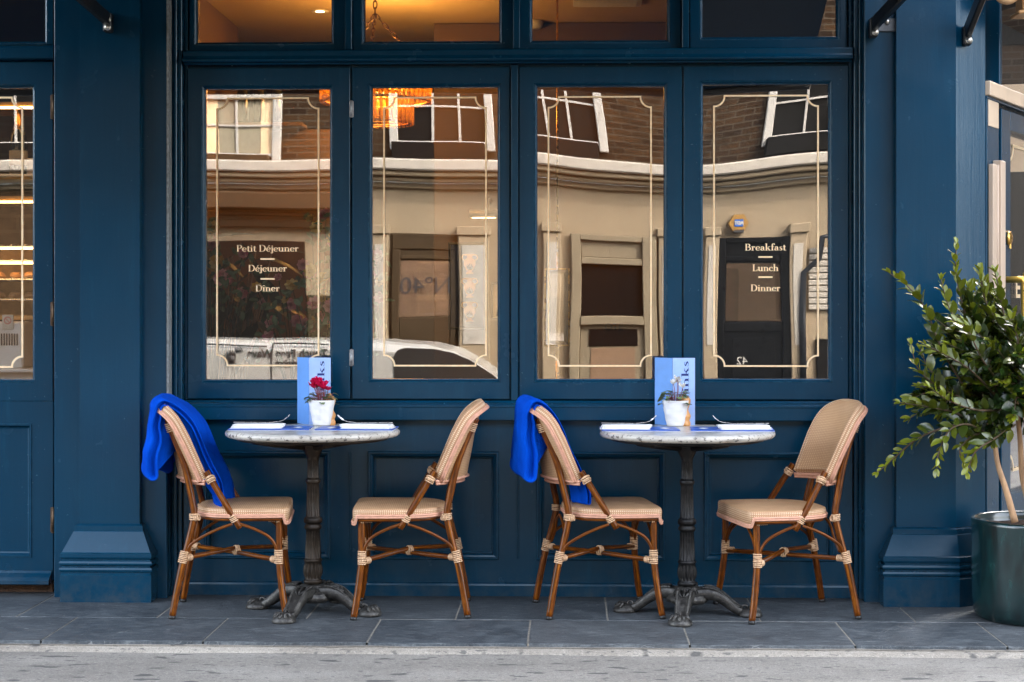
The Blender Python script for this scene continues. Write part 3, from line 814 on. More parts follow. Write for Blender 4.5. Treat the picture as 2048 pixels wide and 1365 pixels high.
    mb = MB(); zw1, zw0 = zrow(1146, y), zrow(1171, y)
    mb.extr(xl, xr - .004, [(y + .002, zw0 - .002), (y - .052, zw0 - .002), (y - .056, zw0 + .002), (y - .054, zw0 + .016), (y - .040, zw0 + .03), (y - .016, zw1 - .01), (y - .010, zw1), (y + .002, zw1 + .001)])
    mb.build('weatherboard', P, dr)
    for py0, py1, mt in ((186, 236, 'bronze'), (604, 653, 'bronze'), (1018, 1070, 'bronze')):
        small_hinge(fx(106.5, y - .01), fz(py1, y), fz(py0, y), y - .008, M[mt], dr, .017)
    mb = MB(); mb.box(xl, xr, y + .004, .3, -.02, zdb - .012, .004); mb.build('threshold', simple('rough_threshold', (.07, .035, .018), .9, 0, 25, .5, .8, .01), b)
    # door frame and fanlight over the door
    mb = MB(); mb.box(fx(108, -.10), fx(160, -.1) + .02, -.10, .14, -.03, 3.05, .004)
    mb.build('door_jamb', P, b)
    mb = MB(); zt0, zt1 = zrow(118, y), zrow(86, y)
    mb.extr(xl, xr + .01, [(.1, zt0 + .003), (y - .002, zt0 + .003), (y - .03, zt0 + .008), (y - .034, zt0 + .012), (y - .034, zt0 + .055), (y - .026, zt1 - .008), (y - .004, zt1), (.1, zt1 + .001)])
    mb.build('door_head', P, b)
    w = framed_opening(xl, xr, zt1 + .003, 3.02, fx(-285, y), fx(87, y), fz(78, y + .02), 2.94, y + .005).build('fanlight', P, b)
    pane_mesh(fx(-285, y) - .006, fx(87, y) + .006, fz(78, y) - .006, 2.95, y + .03, 7.1, .0002).build('pane', M['glass'], w, fixn=False)
    # ---- wall above the shop front and the storeys over it (throws the street into shade)
    mb = MB(); mb.extr(-6.5, P0.x, [(-.16, 3.06), (-.16, 3.6), (-.30, 3.66), (-.30, 3.72), (-.05, 3.76), (.3, 3.76), (.3, 3.06)]); mb.build('fascia', P, b)
    E2 = P0 + EDIR * 5
    mb = MB(); mb.prism([(-14, -.02), (P0.x - .02, -.02), (E2.x - .02, E2.y), (E2.x - 2, 12), (-14, 12)], 3.77, 10.5); mb.build('upper_storeys', M['brick'], b)
    mb = MB(); mb.box(-14, xl - .01, -.05, .3, -.03, 3.05, .004); mb.build('end_wall', P, b)
    # ---- angled entrance beyond the right pilaster
    def E(s, n, z):  # s along the wall, n towards the street
        q = P0 + EDIR * s + ENRM * n; return (q.x, q.y, z)
    def ebox(mb, s0, s1, n0, n1, z0, z1, c=.003):
        Mx = Matrix(((EDIR.x, ENRM.x, 0, P0.x), (EDIR.y, ENRM.y, 0, P0.y), (0, 0, 1, 0), (0, 0, 0, 1)))
        mb.box(s0, s1, n0, n1, z0, z1, c, Mx)
    def sd(px):      # distance along the entrance wall seen at a pixel column
        lo, hi = -.2, 6.0
        for _ in range(50):
            m = (lo + hi) / 2; q = P0 + EDIR * m
            ca = q.x * CT + (q.y + D) * ST; de = -q.x * ST + (q.y + D) * CT
            if 1024 + F * ca / de < px: lo = m
            else: hi = m
        return lo
    def ez(px, py):
        q = P0 + EDIR * sd(px); de = -q.x * ST + (q.y + D) * CT; return H + (YH - py) * de / F
    global ESD, EZ, EPT, EBOX
    ESD, EZ, EPT, EBOX = sd, ez, E, ebox
    zr1, zr0 = ez(1966, 163), ez(1966, 192)
    fr = MB()
    ebox(fr, .0, sd(1989), -.06, .02, -.03, zr0 - .012)                       # jamb
    tr = MB(); ebox(tr, .0, 4.2, -.05, .035, zr0, zr1); ebox(tr, sd(1967), sd(1987), .018, .024, ez(1975, 255), zr0 - .016, .002)
    tr.build('transom_rail', simple('cream_trim', (.58, .44, .31), .45, 0, 8, .1, .15), b)
    ebox(fr, .0, 4.2, -.05, .022, zr0 - .012, zr0 - .001)
    ebox(fr, sd(1986), sd(1990.5), -.05, .03, zr1 + .002, 3.05)                # fanlight bar
    ebox(fr, -.02, .03, -.05, .0, zr1 + .002, 3.05); ebox(fr, 0.03, 4.2, -.05, .03, 2.95, 3.05)
    ebox(fr, 2.6, 4.2, -.05, .02, -.03, zr0 - .014)
    fr.build('entrance_frame', P, b)
    g = MB(); ebox(g, .03, 4.2, -.03, -.024, zr1, 2.95, .0005); g.build('pane', M['glass'], b, fixn=False)
    g = MB(); ebox(g, 0, 4.2, -.75, -.70, -.02, 3.0); g.build('lobby_wall', M['dark_in'], b)
    ed = MB(); s0, s1 = sd(1998), 2.55
    ga, gb_ = sd(2016), 2.3
    ebox(ed, s0, ga, -.05, .012, .02, zr0 - .03); ebox(ed, gb_, s1, -.05, .012, .02, zr0 - .03)
    zg1, zg0 = ez(2018, 262), .42
    ebox(ed, ga, gb_, -.05, .012, zg1, zr0 - .03, .002); ebox(ed, ga, gb_, -.05, .012, .02, zg0, .002)
    ed_o = ed.build('entrance_door', P, b)
    g = MB(); ebox(g, ga, gb_, -.032, -.026, zg0, zg1, .0005); g.build('pane', M['glass'], ed_o, fixn=False)
    # gilded line and letters on the door glass
    mb = MB(); mb2 = gold_outline(ga + .10, gb_ - .1, zg0 + .1, ez(2030, 290), .07, .014, 0)
    mb2.v = [EPT(x, -.022 - y, z) for x, y, z in mb2.v]; mb2.build('gold_border', M['gold'], ed_o)
    for ch, cpx in (('C', 2022.5), ('E', 2045)):
        mb = MB(); tv, tf = sans_mesh(ch, .135, .003)
        mb.add([EPT(sd(cpx) + v[0] * 1.25, -.0215, ez(cpx, 578) + v[1]) for v in tv], tf); mb.build('lettering', M['gold'], ed_o, fixn=False)
    # hinge, keyhole cover, piano hinge strip, brass pull handle
    mb = MB(); ebox(mb, sd(1989.5), sd(1998), -.05, -.012, .0, zr0 - .02); mb.build('rebate', P, b)
    mb = MB(); ebox(mb, sd(1991), sd(1997.5), -.012, -.002, ez(1994, 494), ez(1994, 438), .001); q = EPT(sd(1994.5), .004, 0)
    mb.tube([(q[0], q[1], ez(1994, 494)), (q[0], q[1], ez(1994, 438))], .008, 10); mb.build('hinge', M['brass'], ed_o)
    mb = MB(); zk = ez(2011, 477); c = Vector(EPT(sd(2011), .018, zk)); n3 = Vector((ENRM.x, ENRM.y, 0))
    Mk = Matrix.Translation(c) @ n3.to_track_quat('Z', 'Y').to_matrix().to_4x4()
    k = MB(); k.lathe([(.001, -.006), (.03, -.006), (.034, -.002), (.03, .006), (.02, .010), (.001, .012)], 20); k.box(-.01, .01, -.05, 0, 0, .008, .004); k.xf(Mk); k.build('lock_cover', M['brass'], ed_o)
    mb = MB(); zpt = ez(1975, 322)
    zpb = ez(1975, 690); ebox(mb, sd(1966) + .002, sd(1974.5), .022, .045, zpb, zpt - .02, .003); ebox(mb, sd(1975.5), sd(1984.5), .022, .06, zpb, zpt, .003)
    q = EPT(sd(1975), .045, 0); mb.tube([(q[0], q[1], zpb), (q[0], q[1], zpt - .02)], .006, 10)
    mb.build('shutter_strip', simple('beige_strip', (.50, .38, .28), .5, 0, 3, .04, .03), b)
    mb = MB(); zt_, zb_ = ez(2010, 560), ez(2010, 760)
    sa, sb = sd(1994) + .05, sd(2031)
    hp = [EPT(sd(2007), .012, zt_ + .0), EPT(sd(2007), .085, zt_), EPT(sd(2007), .095, zt_ - .012), EPT(sd(2007), .095, zb_ + .012), EPT(sd(2007), .085, zb_), EPT(sd(2007), .012, zb_)]
    mb.tube([Vector(p) for p in hp], .015, 14)
    hp = [EPT(sd(2007) + .02, .085, zt_), EPT(sb - .02, .10, zt_), EPT(sb, .10, zt_ - .02), EPT(sb, .10, zb_ + .02), EPT(sb - .02, .10, zb_), EPT(sd(2007) + .02, .085, zb_)]
    mb.tube([Vector(p) for p in hp], .017, 14)
    for p in (EPT(sd(2007), .1, zt_ + .015),): mb.lathe([(.001, .0), (.012, .002), (.014, .01), (.006, .02), (.001, .022)], 14, c=p)
    mb.build('pull_handle', M['brass_yellow'], ed_o)

def make_awnings():
    def awning(label, arms, x0, x1, out):
        a = empty('awning', (x0, 0, 3.2)); tag(a, label, 'awning', 'awnings over the pavement')
        W = lambda p: Vector(p) - Vector((x0, 0, 3.2))
        for (c, d, plate) in arms:
            mb = MB(); c = Vector(c); d = Vector(d)
            L = d.length; q = d.to_track_quat('X', 'Z').to_matrix().to_4x4(); q.translation = c
            mb.box(-.025, L, -.014, .014, -.03, .03, .006, q)
            mb.box(c.x - .018, c.x + .018, c.y - .02, c.y + .03, c.z - .055, c.z + .03, .006)
            mb.v = [tuple(Vector(p) - a.location) for p in mb.v]
            arm = mb.build('awning_arm', M['black'], a)
            mb = MB()
            for dz in (-.002, -.036):
                e = c + Vector((.004, -.026, dz)); Mx = Matrix.Translation(e) @ Matrix.Rotation(PI / 2, 4, 'X')
                t = MB(); t.lathe([(.010, -.012), (.011, -.002), (.011, .004), (.008, .009), (.001, .010)], 12); t.lathe([(.0145, -.012), (.0145, -.001)], 12); t.xf(Mx); mb.join(t)
            mb.v = [tuple(Vector(p) - a.location) for p in mb.v]; mb.build('bolt', M['bolt'], arm)
            if plate:
                mb = MB(); (px0, px1, pz0, pz1, py) = plate
                mb.box(px0, px1, py - .012, py, pz0, pz1, .003); mb.v = [tuple(Vector(p) - a.location) for p in mb.v]; pl = mb.build('bracket_plate', M['arm_plate'], a)
                mb = MB(); t = MB(); t.lathe([(.011, -.006), (.011, .004), (.007, .009), (.001, .010)], 12)
                t.xf(Matrix.Translation((px1 - .04, py - .016, (pz0 + pz1) / 2 + .012)) @ Matrix.Rotation(PI / 2, 4, 'X')); mb.join(t)
                mb.v = [tuple(Vector(p) - a.location) for p in mb.v]; mb.build('bolt', M['bolt'], pl)
        # cloth sloping out over the pavement, with a front rail
        mb = MB(); loops = []
        for i in range(9):
            t = i / 8; loops.append([W((x0 + (x1 - x0) * j / 12, -.18 - out * t, 3.42 - .43 * out * t - .03 * math.sin(PI * t))) for j in range(13)])
        mb.rows(loops, closed=False); mb.build('awning_cloth', M['awning'], a)
        mb = MB(); mb.tube([W((x0, -.18 - out, 3.42 - .43 * out)), W((x1, -.18 - out, 3.42 - .43 * out))], .028, 12); mb.build('front_rail', M['black'], a)
        mb = MB(); mb.tube([W((x0, -.22, 3.47)), W((x1, -.22, 3.47))], .05, 12); mb.build('roller', M['black'], a)
    c1 = at(216, 40, -.19); c2 = at(1747, 50, -.15)
    z0, z1 = fz(66, -.11), fz(40, -.11)
    awning('black awning arms over the four gilded windows, bolted to the pilasters', [(c1, (.02, -2.0, .12), None), (c2, (.02, -2.0, .06), (fx(1741, -.11), fx(1792, -.11), fz(68, -.11), fz(42, -.11), -.11))], -3.6, c2.x + .04, 2.02)
    c3 = at(1934, 66, -.16)
    awning('black awning arm at the far right corner beside the hanging sign', [(c3, (.05, -1.0, .55), None)], c3.x - .03, c3.x + 1.6, .25)
    # hanging sign at the corner: box with rounded letters cut off by the picture edge
    c = at(2010, 0, -.15)
    s = empty('hanging_sign', (c.x, c.y, c.z)); tag(s, 'gold lit hanging sign with rounded letters at the top right corner', 'sign')
    mb = MB(); mb.box(.07, .32, -.02, .10, -.055, .4, .006); mb.box(.05, .34, -.035, .115, -.065, -.05, .004); mb.build('sign_box', simple('ochre_box', (.36, .19, .07), .5, .2, 20, .1, .1), s)
    mb = MB()
    for cx, cz in ((.0, .02),):
        pts = [(cx + .055 * math.cos(R(a)), -.03, cz + .06 + .085 * math.sin(R(a))) for a in range(150, 400, 10)]
        mb.tube(pts, .022, 10, flat=None)
    mb.tube([(-.085, -.02, .03), (-.075, -.02, .012), (-.04, -.02, .012), (-.03, -.02, .06)], .018, 10)
    mb.build('sign_letter', simple('gilt_letter', (.62, .37, .19), .45, .2, 20, .1, .05), s)
    mb = MB(); mb.box(.0, .12, .02, .05, .10, .13, .004); mb.build('sign_bracket', M['black'], s)
# ------------------------------------------------------------------ bistro chair (front = +X, near side = -Y)
SX = .2
def V3(x, y, z): return Vector((x + SX, y, z))
CHAIR_PROF = [(-.262, .540), (-.284, .576), (-.338, .675), (-.396, .790), (-.432, .845), (-.478, .886)]
def prof_at(b):
    pts = CHAIR_CR; tot = 0
    for i in range(len(pts) - 1):
        l = (pts[i + 1] - pts[i]).length
        if tot + l >= b or i == len(pts) - 2:
            t = (b - tot) / l; p = pts[i].lerp(pts[i + 1], t); d = (pts[i + 1] - pts[i]).normalized(); return p, d
        tot += l
CHAIR_CR = [Vector((p[0], p[1])) for p in [(q.x, q.z) for q in cr([(a, 0, c) for a, c in CHAIR_PROF], 8)]]
CHAIR_LEN = sum((CHAIR_CR[i + 1] - CHAIR_CR[i]).length for i in range(len(CHAIR_CR) - 1))
B0, BW = .045, .192      # lower edge of the woven panel along the profile, half width
def back_pt(a, b, n):
    """a across, b up along the profile, n forward of the shell"""
    p, d = prof_at(max(0, min(CHAIR_LEN, b)))
    k = 1 - min(1, (a / BW) ** 2)
    t = max(0, min(1, (b - B0) / (CHAIR_LEN - B0)))
    bul = .098 * (1 - t) ** 1.2 + .022
    nx, nz = d.y, -d.x
    return V3(p.x - bul * k + nx * n, a, p.y + nz * n)
def back_outline(n=64):
    hb = CHAIR_LEN - B0; out = []
    # bottom edge, then up the sides into a broad arch
    for i in range(10): out.append((-BW * .93 + 2 * BW * .93 * i / 10, B0 + .012 * (1 - (2 * i / 10 - 1) ** 2)))
    bs = B0 + hb * .50; ry = CHAIR_LEN - bs
    for i in range(6): out.append((BW * (.93 + .07 * i / 6), B0 + (bs - B0) * i / 6))
    for i in range(25):
        a = PI * i / 24; e = 2 / 3.5
        c, s = math.cos(a), math.sin(a)
        out.append((BW * math.copysign(abs(c) ** e, c), bs + ry * abs(s) ** e))
    for i in range(1, 7): out.append((-BW * (1 - .07 * i / 6), bs - (bs - B0) * i / 6))
    return out[:-1]

def binding(mb, p, d, r, turns, pitch=.0062, t=.0030, jit=.0):
    if pitch < .0075: pitch *= 1.22; t = .0027; turns = max(3, round(turns * .88))
    p = Vector(p); d = Vector(d).normalized()
    for k in range(turns):
        tilt = Vector((rnd.uniform(-1, 1), rnd.uniform(-1, 1), rnd.uniform(-1, 1))) * .05
        mb.ring(p + d * ((k - (turns - 1) / 2) * pitch), d + tilt, r + t * .6, t, 16, 6)

def make_chair():
    root = empty('bistro_chair')
    tag(root, 'tan woven bistro chair', 'chair', 'woven bistro chairs at the marble tables')
    W, E, B, PG, BD = M['weave'], M['weave_edge'], M['bamboo'], M['piping'], M['bind']
    # legs
    for s in (-1, 1):
        fl = cr([V3(0, s * .205, .418), V3(0, s * .209, .33), V3(-.001, s * .213, .26), V3(.003, s * .218, .20), V3(.010, s * .224, .14), V3(.019, s * .232, .075), V3(.030, s * .240, .012)], 5)
        mb = MB(); mb.tube(fl, .0136, 14); leg = mb.build('leg', B, root)
        mb = MB(); mb.tube([fl[-1] + Vector((0, 0, .002)), V3(.032, s * .2415, .0)], .0140, 14); mb.build('foot_cap', M['rubber'], leg)
        rl = cr([V3(-.472, s * .112, .818), V3(-.447, s * .124, .765), V3(-.396, s * .150, .639), V3(-.362, s * .166, .497), V3(-.350, s * .172, .435), V3(-.353, s * .175, .395), V3(-.372, s * .183, .31), V3(-.396, s * .192, .22), V3(-.418, s * .200, .11), V3(-.435, s * .207, .012)], 5)
        mb = MB(); mb.tube(rl, .0138, 14); leg = mb.build('leg', B, root)
        mb = MB(); mb.tube([rl[-1] + Vector((0, 0, .002)), V3(-.437, s * .208, .0)], .0142, 14); mb.build('foot_cap', M['rubber'], leg)
        # diagonal strut from the seat rail to the corner of the back
        st = cr([V3(-.158, s * .222, .372), V3(-.20, s * .219, .440), V3(-.25, s * .205, .522), V3(-.288, s * .194, .584), V3(-.30, s * .192, .604)], 5)
        mb = MB(); mb.tube(st, .0130, 14); mb.build('side_strut', B, root)
        # arched braces under the seat
        for pts in ([(-.010, s * .216, .262), (-.016, s * .220, .300), (-.045, s * .224, .338), (-.10, s * .226, .368), (-.165, s * .226, .392)],
                    [(-.378, s * .192, .268), (-.362, s * .196, .302), (-.31, s * .210, .338), (-.25, s * .222, .368), (-.190, s * .226, .390)]):
            mb = MB(); mb.tube(cr([V3(*p) for p in pts], 6), .0062, 10); mb.build('brace', B, root)
    for x, w in ((0, .19), (-.36, .155)):
        for s in (-1, 1):
            mb = MB(); mb.tube(cr([V3(x - (.0 if x == 0 else .012), s * (w + .012), .27), V3(x, s * (w - .02), .325), V3(x, s * .09, .375), V3(x, s * .0 + s * .012, .402)], 6), .0058, 10); mb.build('brace', B, root)
    # cross stretcher
    for s in (-1, 1):
        mb = MB(); mb.tube([V3(.002, s * .214, .236), V3(-.19, 0, .252 + .009 * s), V3(-.394, -s * .19, .246)], .0096, 12); mb.build('stretcher', B, root)
    # seat: D shaped cushion with apron
    def outl(k, n=72):
        pts = []
        xr, xf, hw = -.345, .040, .235
        for i in range(n):
            a = 2 * PI * i / n; c, s_ = math.cos(a), math.sin(a)
            if c >= 0:
                e = 2 / 9.0; x = (xf - .02) * 1 + 0; px = -.10 + (xf + .10) * abs(c) ** e; py = hw * math.copysign(abs(s_) ** e, s_)
            else:
                e = 2 / 2.7; px = -.10 - (-.10 - xr) * abs(c) ** e; py = hw * math.copysign(abs(s_) ** (2 / 3.2), s_)
                py *= 1 - .06 * abs(c)
            pts.append((px, py))
        # inset towards the middle by k (0..1)
        return [(-.15 + (x + .15) * k, y * k) for x, y in pts]
    mb = MB(); loops = []
    def zbot(x): return .404 if x > .0 else .420
    base = outl(1)
    def drop(x): t = max(0, min(1, (x - .017) / .008)); return .424 - .030 * t
    for kk, zz in ((.985, None), (1, -1), (1.0, .438), (.996, .445), (.986, .4495), (.96, .452), (.85, .454), (.6, .4555), (.3, .456), (.02, .456)):
        o = outl(kk); loops.append([V3(x, y, (drop(bx) if zz in (None, -1) else zz)) for (x, y), (bx, by) in zip(o, base)])
    mb.rows(loops[3:], closed=True, cap=True, uvf=lambda p: (p[0], p[1]))
    mb.build('seat', W, root)
    # woven border band all round, drawn along its length
    mb = MB(); n = len(base); L = [0]
    for i in range(n): q0, q1 = base[i], base[(i + 1) % n]; L.append(L[-1] + math.hypot(q1[0] - q0[0], q1[1] - q0[1]))
    vs = []; uv = []; fs = []
    lv = [loops[0], loops[1], loops[2], loops[3], loops[4]]
    for r, lp in enumerate(lv):
        for i in range(n + 1):
            p = lp[i % n]; vs.append(p + Vector((0, 0, .0006)) * (1 if r == 4 else 0)); uv.append((L[i], p.z + .0001 + (r == 4) * .006))
    m = n + 1
    for r in range(len(lv) - 1):
        for i in range(n): fs.append([r * m + i, r * m + i + 1, (r + 1) * m + i + 1, (r + 1) * m + i])
    mb.add(vs, fs, uv, smooth=True); mb.build('seat_border', E, root)
    # piping under the band and the frame rails
    mb = MB()
    for dz, kk, r in ((-.002, 1.008, .0052), (-.010, 1.004, .0050)):
        o = outl(kk); pts = [V3(x, y, drop(bx) + dz + .004) for (x, y), (bx, by) in zip(o, base)]; pts.append(pts[0]); mb.tube(pts, r, 8, cap=False)
    mb.build('seat_piping', PG, root)
    mb = MB()
    o = outl(.955); pts = [V3(x, y, .408 if x > -.30 else .409) for x, y in o]; pts.append(pts[0]); mb.tube(pts, .0082, 10, cap=False)
    mb.build('seat_rail', B, root)
    # back: concave woven shell with edge band, pink piping
    out = back_outline(); cx, cb = 0, B0 + (CHAIR_LEN - B0) * .48
    n = len(out)
    def ringat(k, nn): return [back_pt(cx + (a - cx) * k, cb + (b - cb) * k, nn) for a, b in out]
    mb = MB(); ks = (.02, .25, .5, .7, .85, .94, .985)
    vs = []; uv = []
    for k in ks:
        for (a, b) in out:
            aa, bb = cx + (a - cx) * k, cb + (b - cb) * k; vs.append(back_pt(aa, bb, .0)); uv.append((aa, bb))
    fs = []
    for r in range(len(ks) - 1):
        for i in range(n): fs.append([r * n + i, r * n + (i + 1) % n, (r + 1) * n + (i + 1) % n, (r + 1) * n + i])
    fs.append(list(range(n)))
    mb.add(vs, fs, uv, smooth=True)
    vs = []
    for k in ks:
        for (a, b) in out: vs.append(back_pt(cx + (a - cx) * k, cb + (b - cb) * k, -.030))
    mb.add(vs, [f[::-1] for f in fs], uv, smooth=True)
    bk = mb.build('backrest', W, root)
    mb = MB(); L = [0]
    for i in range(n): q0, q1 = out[i], out[(i + 1) % n]; L.append(L[-1] + math.hypot(q1[0] - q0[0], q1[1] - q0[1]))
    sec = [(.955, .003), (.985, .0085), (1.0, .006), (1.012, -.002), (1.012, -.022), (1.004, -.033), (.985, -.037), (.955, -.031)]
    vs = []; uv = []; fs = []; m = n + 1; w = 0
    for r, (k, nn) in enumerate(sec):
        lp = ringat(k, nn)
        if r: w += .009
        for i in range(m): vs.append(lp[i % n]); uv.append((L[i], w))
    for r in range(len(sec) - 1):
        for i in range(n): fs.append([r * m + i, r * m + i + 1, (r + 1) * m + i + 1, (r + 1) * m + i])
    mb.add(vs, fs, uv, smooth=True); mb.build('back_border', E, bk)
    mb = MB()
    for k, nn, r in ((1.010, -.036, .0052), (1.016, -.028, .0045)):
        pts = ringat(k, nn); pts.append(pts[0]); mb.tube(pts, r, 8, cap=False)
    # lower rail bowed back to the posts
    pts = [back_pt(BW * .98 * math.sin(PI / 2 * t / 10), B0 - .008, -.02 - .0 * t) for t in range(-10, 11)]
    mb.tube(pts, .0065, 8); mb.tube([p + Vector((-.002, 0, -.011)) for p in pts], .0055, 8)
    mb.build('back_piping', PG, bk)
    # rattan bindings
    def bind(*calls):
        mb = MB()
        for c in calls: binding(mb, *c)
        mb.build('binding', BD, root)
    for s in (-1, 1):
        bind((V3(-.002, s * .215, .252), (.01, s * .05, -1), .0142, 9, .0060), (V3(-.022, s * .196, .238), (-.19, -s * .21, .016), .0104, 4, .0058))
        bind((V3(-.392, s * .190, .252), (.22, -s * .08, 1), .0145, 8, .0060), (V3(-.372, s * .172, .247), (.19, -s * .18, 0), .0104, 4, .0058))
        bind((V3(-.352, s * .174, .416), (.02, 0, 1), .0148, 4, .0058), (V3(-.337, s * .185, .412), (1, s * .4, .25), .0095, 3, .006))
        bind((V3(-.030, s * .214, .409), (1, 0, 0), .0100, 4, .0062), (V3(-.006, s * .208, .408), (1, 0, .15), .0145, 2, .008))
        bind((V3(-.184, s * .220, .412), (-.04, 0, .07), .0142, 4, .0060))
        bind((V3(-.281, s * .196, .570), (-.055, -s * .02, .1), .0150, 5, .0062), (V3(-.281, s * .196, .572), (-.3, -s * .3, .5), .0165, 2, .012))
        bind((V3(-.455, s * .121, .782), (-.04, 0, .12), .0150, 6, .0065))
    bind((V3(-.19, 0, .252), (1, .45, 0), .0165, 3, .0075, .003), (V3(-.19, 0, .252), (1, -.45, 0), .0165, 3, .0075, .003))
    return root

def place_by_feet(root, pf, pr, near):
    """turn and move a chair so that its near front and near rear feet stand on two ground points"""
    lf = Vector((.030 + SX, near * .240)); lr = Vector((-.435 + SX, near * .207))
    A, Bp = Vector(pf[:2]), Vector(pr[:2])
    a = math.atan2(*(reversed((A - Bp)))) - math.atan2(*(reversed((lf - lr))))
    c, s = math.cos(a), math.sin(a)
    mid = (lf + lr) / 2; m2 = Vector((c * mid.x - s * mid.y, s * mid.x + c * mid.y))
    t = (A + Bp) / 2 - m2
    root.location = (t.x, t.y, 0); root.rotation_euler = (0, 0, a)

def blanket(name, chair, y0, y1, front, backlen, th0, th1, seed, backkick, label, corner=.10, kick=.0):
    """folded fleece laid over the chair back, built in the chair's own axes"""
    ny = 34
    def sec(y):
        a = max(-BW * .90, min(BW * .90, y)); over = y - a
        top = CHAIR_LEN - .050 * (abs(a) / BW) ** 4
        w = (y - y0) / (y1 - y0)
        hb = front + corner * max(0, (w - .72) / .28) ** 2 + .012 * noise.noise((y * 9, seed, 0))
        mids = []; ths = []
        def put(p, t): mids.append(Vector((p.x, p.y + over + .012 * noise.noise((p.x * 6, p.z * 6, seed)), p.z))); ths.append(t)
        for i in range(14):
            b = hb + (top - hb) * i / 13
            sag = .45   # the cloth bridges the hollow of the back
            p = back_pt(a, max(b, 0), 0); q = back_pt(BW * .9 * (1 if a > 0 else -1), max(b, 0), 0)
            p = p.lerp(Vector((q.x, p.y, q.z)), sag)
            if b < 0: p = p + Vector((.10 * -b, 0, b))
            p = p + Vector((.030 + kick * min(1, max(0, (top - b) / .10)), 0, -.2 * abs(over)))
            put(p, th0 * (.9 + .2 * noise.noise((y * 8, b * 8, seed))))
        p, d = prof_at(top); c = back_pt(a, top, -.014)
        up = Vector((d.x, 0, d.y)); fw = Vector((d.y, 0, -d.x)); r = .016 + th0 * .4
        for i in range(1, 8):
            an = PI * .86 * i / 8; put(c + fw * (r * math.cos(an)) + up * (r * .7 * math.sin(an)) + Vector((0, 0, -.25 * abs(over))), th0 + (th1 - th0) * .25 * i / 8)
        e = Vector(mids[-1]) - Vector((0, over, 0))
        for i in range(1, 15):
            t = i / 14; wob = .014 * noise.noise((y * 6, t * 3, seed + 5))
            put(e + Vector((-backkick * (1.25 * t - .25 * t * t) - th1 * .30 * t + wob, 0, -backlen * t + .02 * w * t)), th0 + (th1 - th0) * (.25 + .75 * math.sin(min(1, t * 1.15) * PI / 2)))
        return mids, ths
    def loop(y, inset=1.0, groove=0.0, dy=0.0):
        mids, ths = sec(y); n = len(mids); o = []; i_ = []
        for k in range(n):
            q = mids[min(k + 1, n - 1)] - mids[max(k - 1, 0)]; q.normalize(); nn = Vector((q.z, 0, -q.x)); h = ths[k] * .5 * inset
            wr = .0055 * noise.noise((mids[k].x * 16, y * 9, mids[k].z * 16 + seed)) + .0050 * noise.noise((y * 30, k * .11, seed)) + (.0035 if k in (2, n - 3) else (-.002 if k in (3, n - 4) else 0)) + .0016 * noise.noise((mids[k].x * 60, y * 40, mids[k].z * 60 + seed))
            o.append(mids[k] - nn * (h + wr)); i_.append(mids[k] + nn * (h - wr))
        d = (mids[-1] - mids[-2]).normalized(); d2 = (mids[0] - mids[1]).normalized()
        def cap(p, q, dd, t): m = (p + q) / 2; return [p.lerp(m, .16) + dd * t * .28, p.lerp(m, .55) + dd * t * .45, m + dd * t * .5, q.lerp(m, .55) + dd * t * .45, q.lerp(m, .16) + dd * t * .28]
        s_ = o + cap(o[-1], i_[-1], d, ths[-1] * inset) + i_[::-1] + cap(i_[0], o[0], d2, ths[0] * inset)
        return [Vector((p.x, p.y + dy, p.z)) for p in s_]
    mb = MB(); L = []
    # the open ends show the two layers with a crease between them
    L.append(loop(y0, .10, dy=.030)); L.append(loop(y0, .30, dy=.012)); L.append(loop(y0, .62, dy=-.004)); L.append(loop(y0, .90, dy=-.002))
    for j in range(ny + 1): L.append(loop(y0 + (y1 - y0) * j / ny))
    L.append(loop(y1, .90, dy=.003)); L.append(loop(y1, .6, dy=.005)); L.append(loop(y1, .2, dy=-.01))
    mb.rows(L, closed=True, cap=True, smooth=True)
    o = mb.build(name, M['fleece']); o.matrix_basis = chair.matrix_basis.copy()
    md = o.modifiers.new('sub', 'SUBSURF'); md.levels = md.render_levels = 1
    tag(o, label, 'blanket', 'blue blankets over the chair backs')
    return o

def make_chairs():
    A = make_chair()
    chairs = [A, copy_tree(A), copy_tree(A), copy_tree(A)]
    feet = [((566, 1238), (351, 1238.5), -1), ((708.5, 1241), (934, 1237), 1), ((1325, 1238), (1098.5, 1240), -1), ((1503.5, 1249), (1716, 1238.5), 1)]
    labels = ['tan woven chair left of the left table, wide blue blanket covering its back',
              'tan woven chair right of the left table, bare back seen edge on',
              'tan woven chair left of the right table, narrow rolled blue blanket over its back',
              'tan woven chair right of the right table, turned to show its bare woven back']
    for c, (pf, pr, near), l in zip(chairs, feet, labels):
        place_by_feet(c, ground(*pf), ground(*pr), near); c['label'] = l
        bpy.context.view_layer.update()
    bpy.context.view_layer.update()
    b1 = blanket('folded_blanket', chairs[0], -.155, .250, -.110, .270, .026, .052, 3.1, .006, 'wide royal blue fleece blanket hanging over the leftmost chair back', .07, .024)
    b2 = blanket('folded_blanket', chairs[2], -.150, .165, -.070, .275, .022, .058, 8.4, -.014, 'narrow royal blue fleece blanket rolled over the chair left of the white flower table', .03)
    # little white care tag stitched on the wide one
    mb = MB(); p = back_pt(.06, .20, .075); mb.box(p.x, p.x + .002, p.y - .004, p.y + .004, p.z - .02, p.z, .0005); mb.build('care_tag', M['linen'], b1)
    return chairs

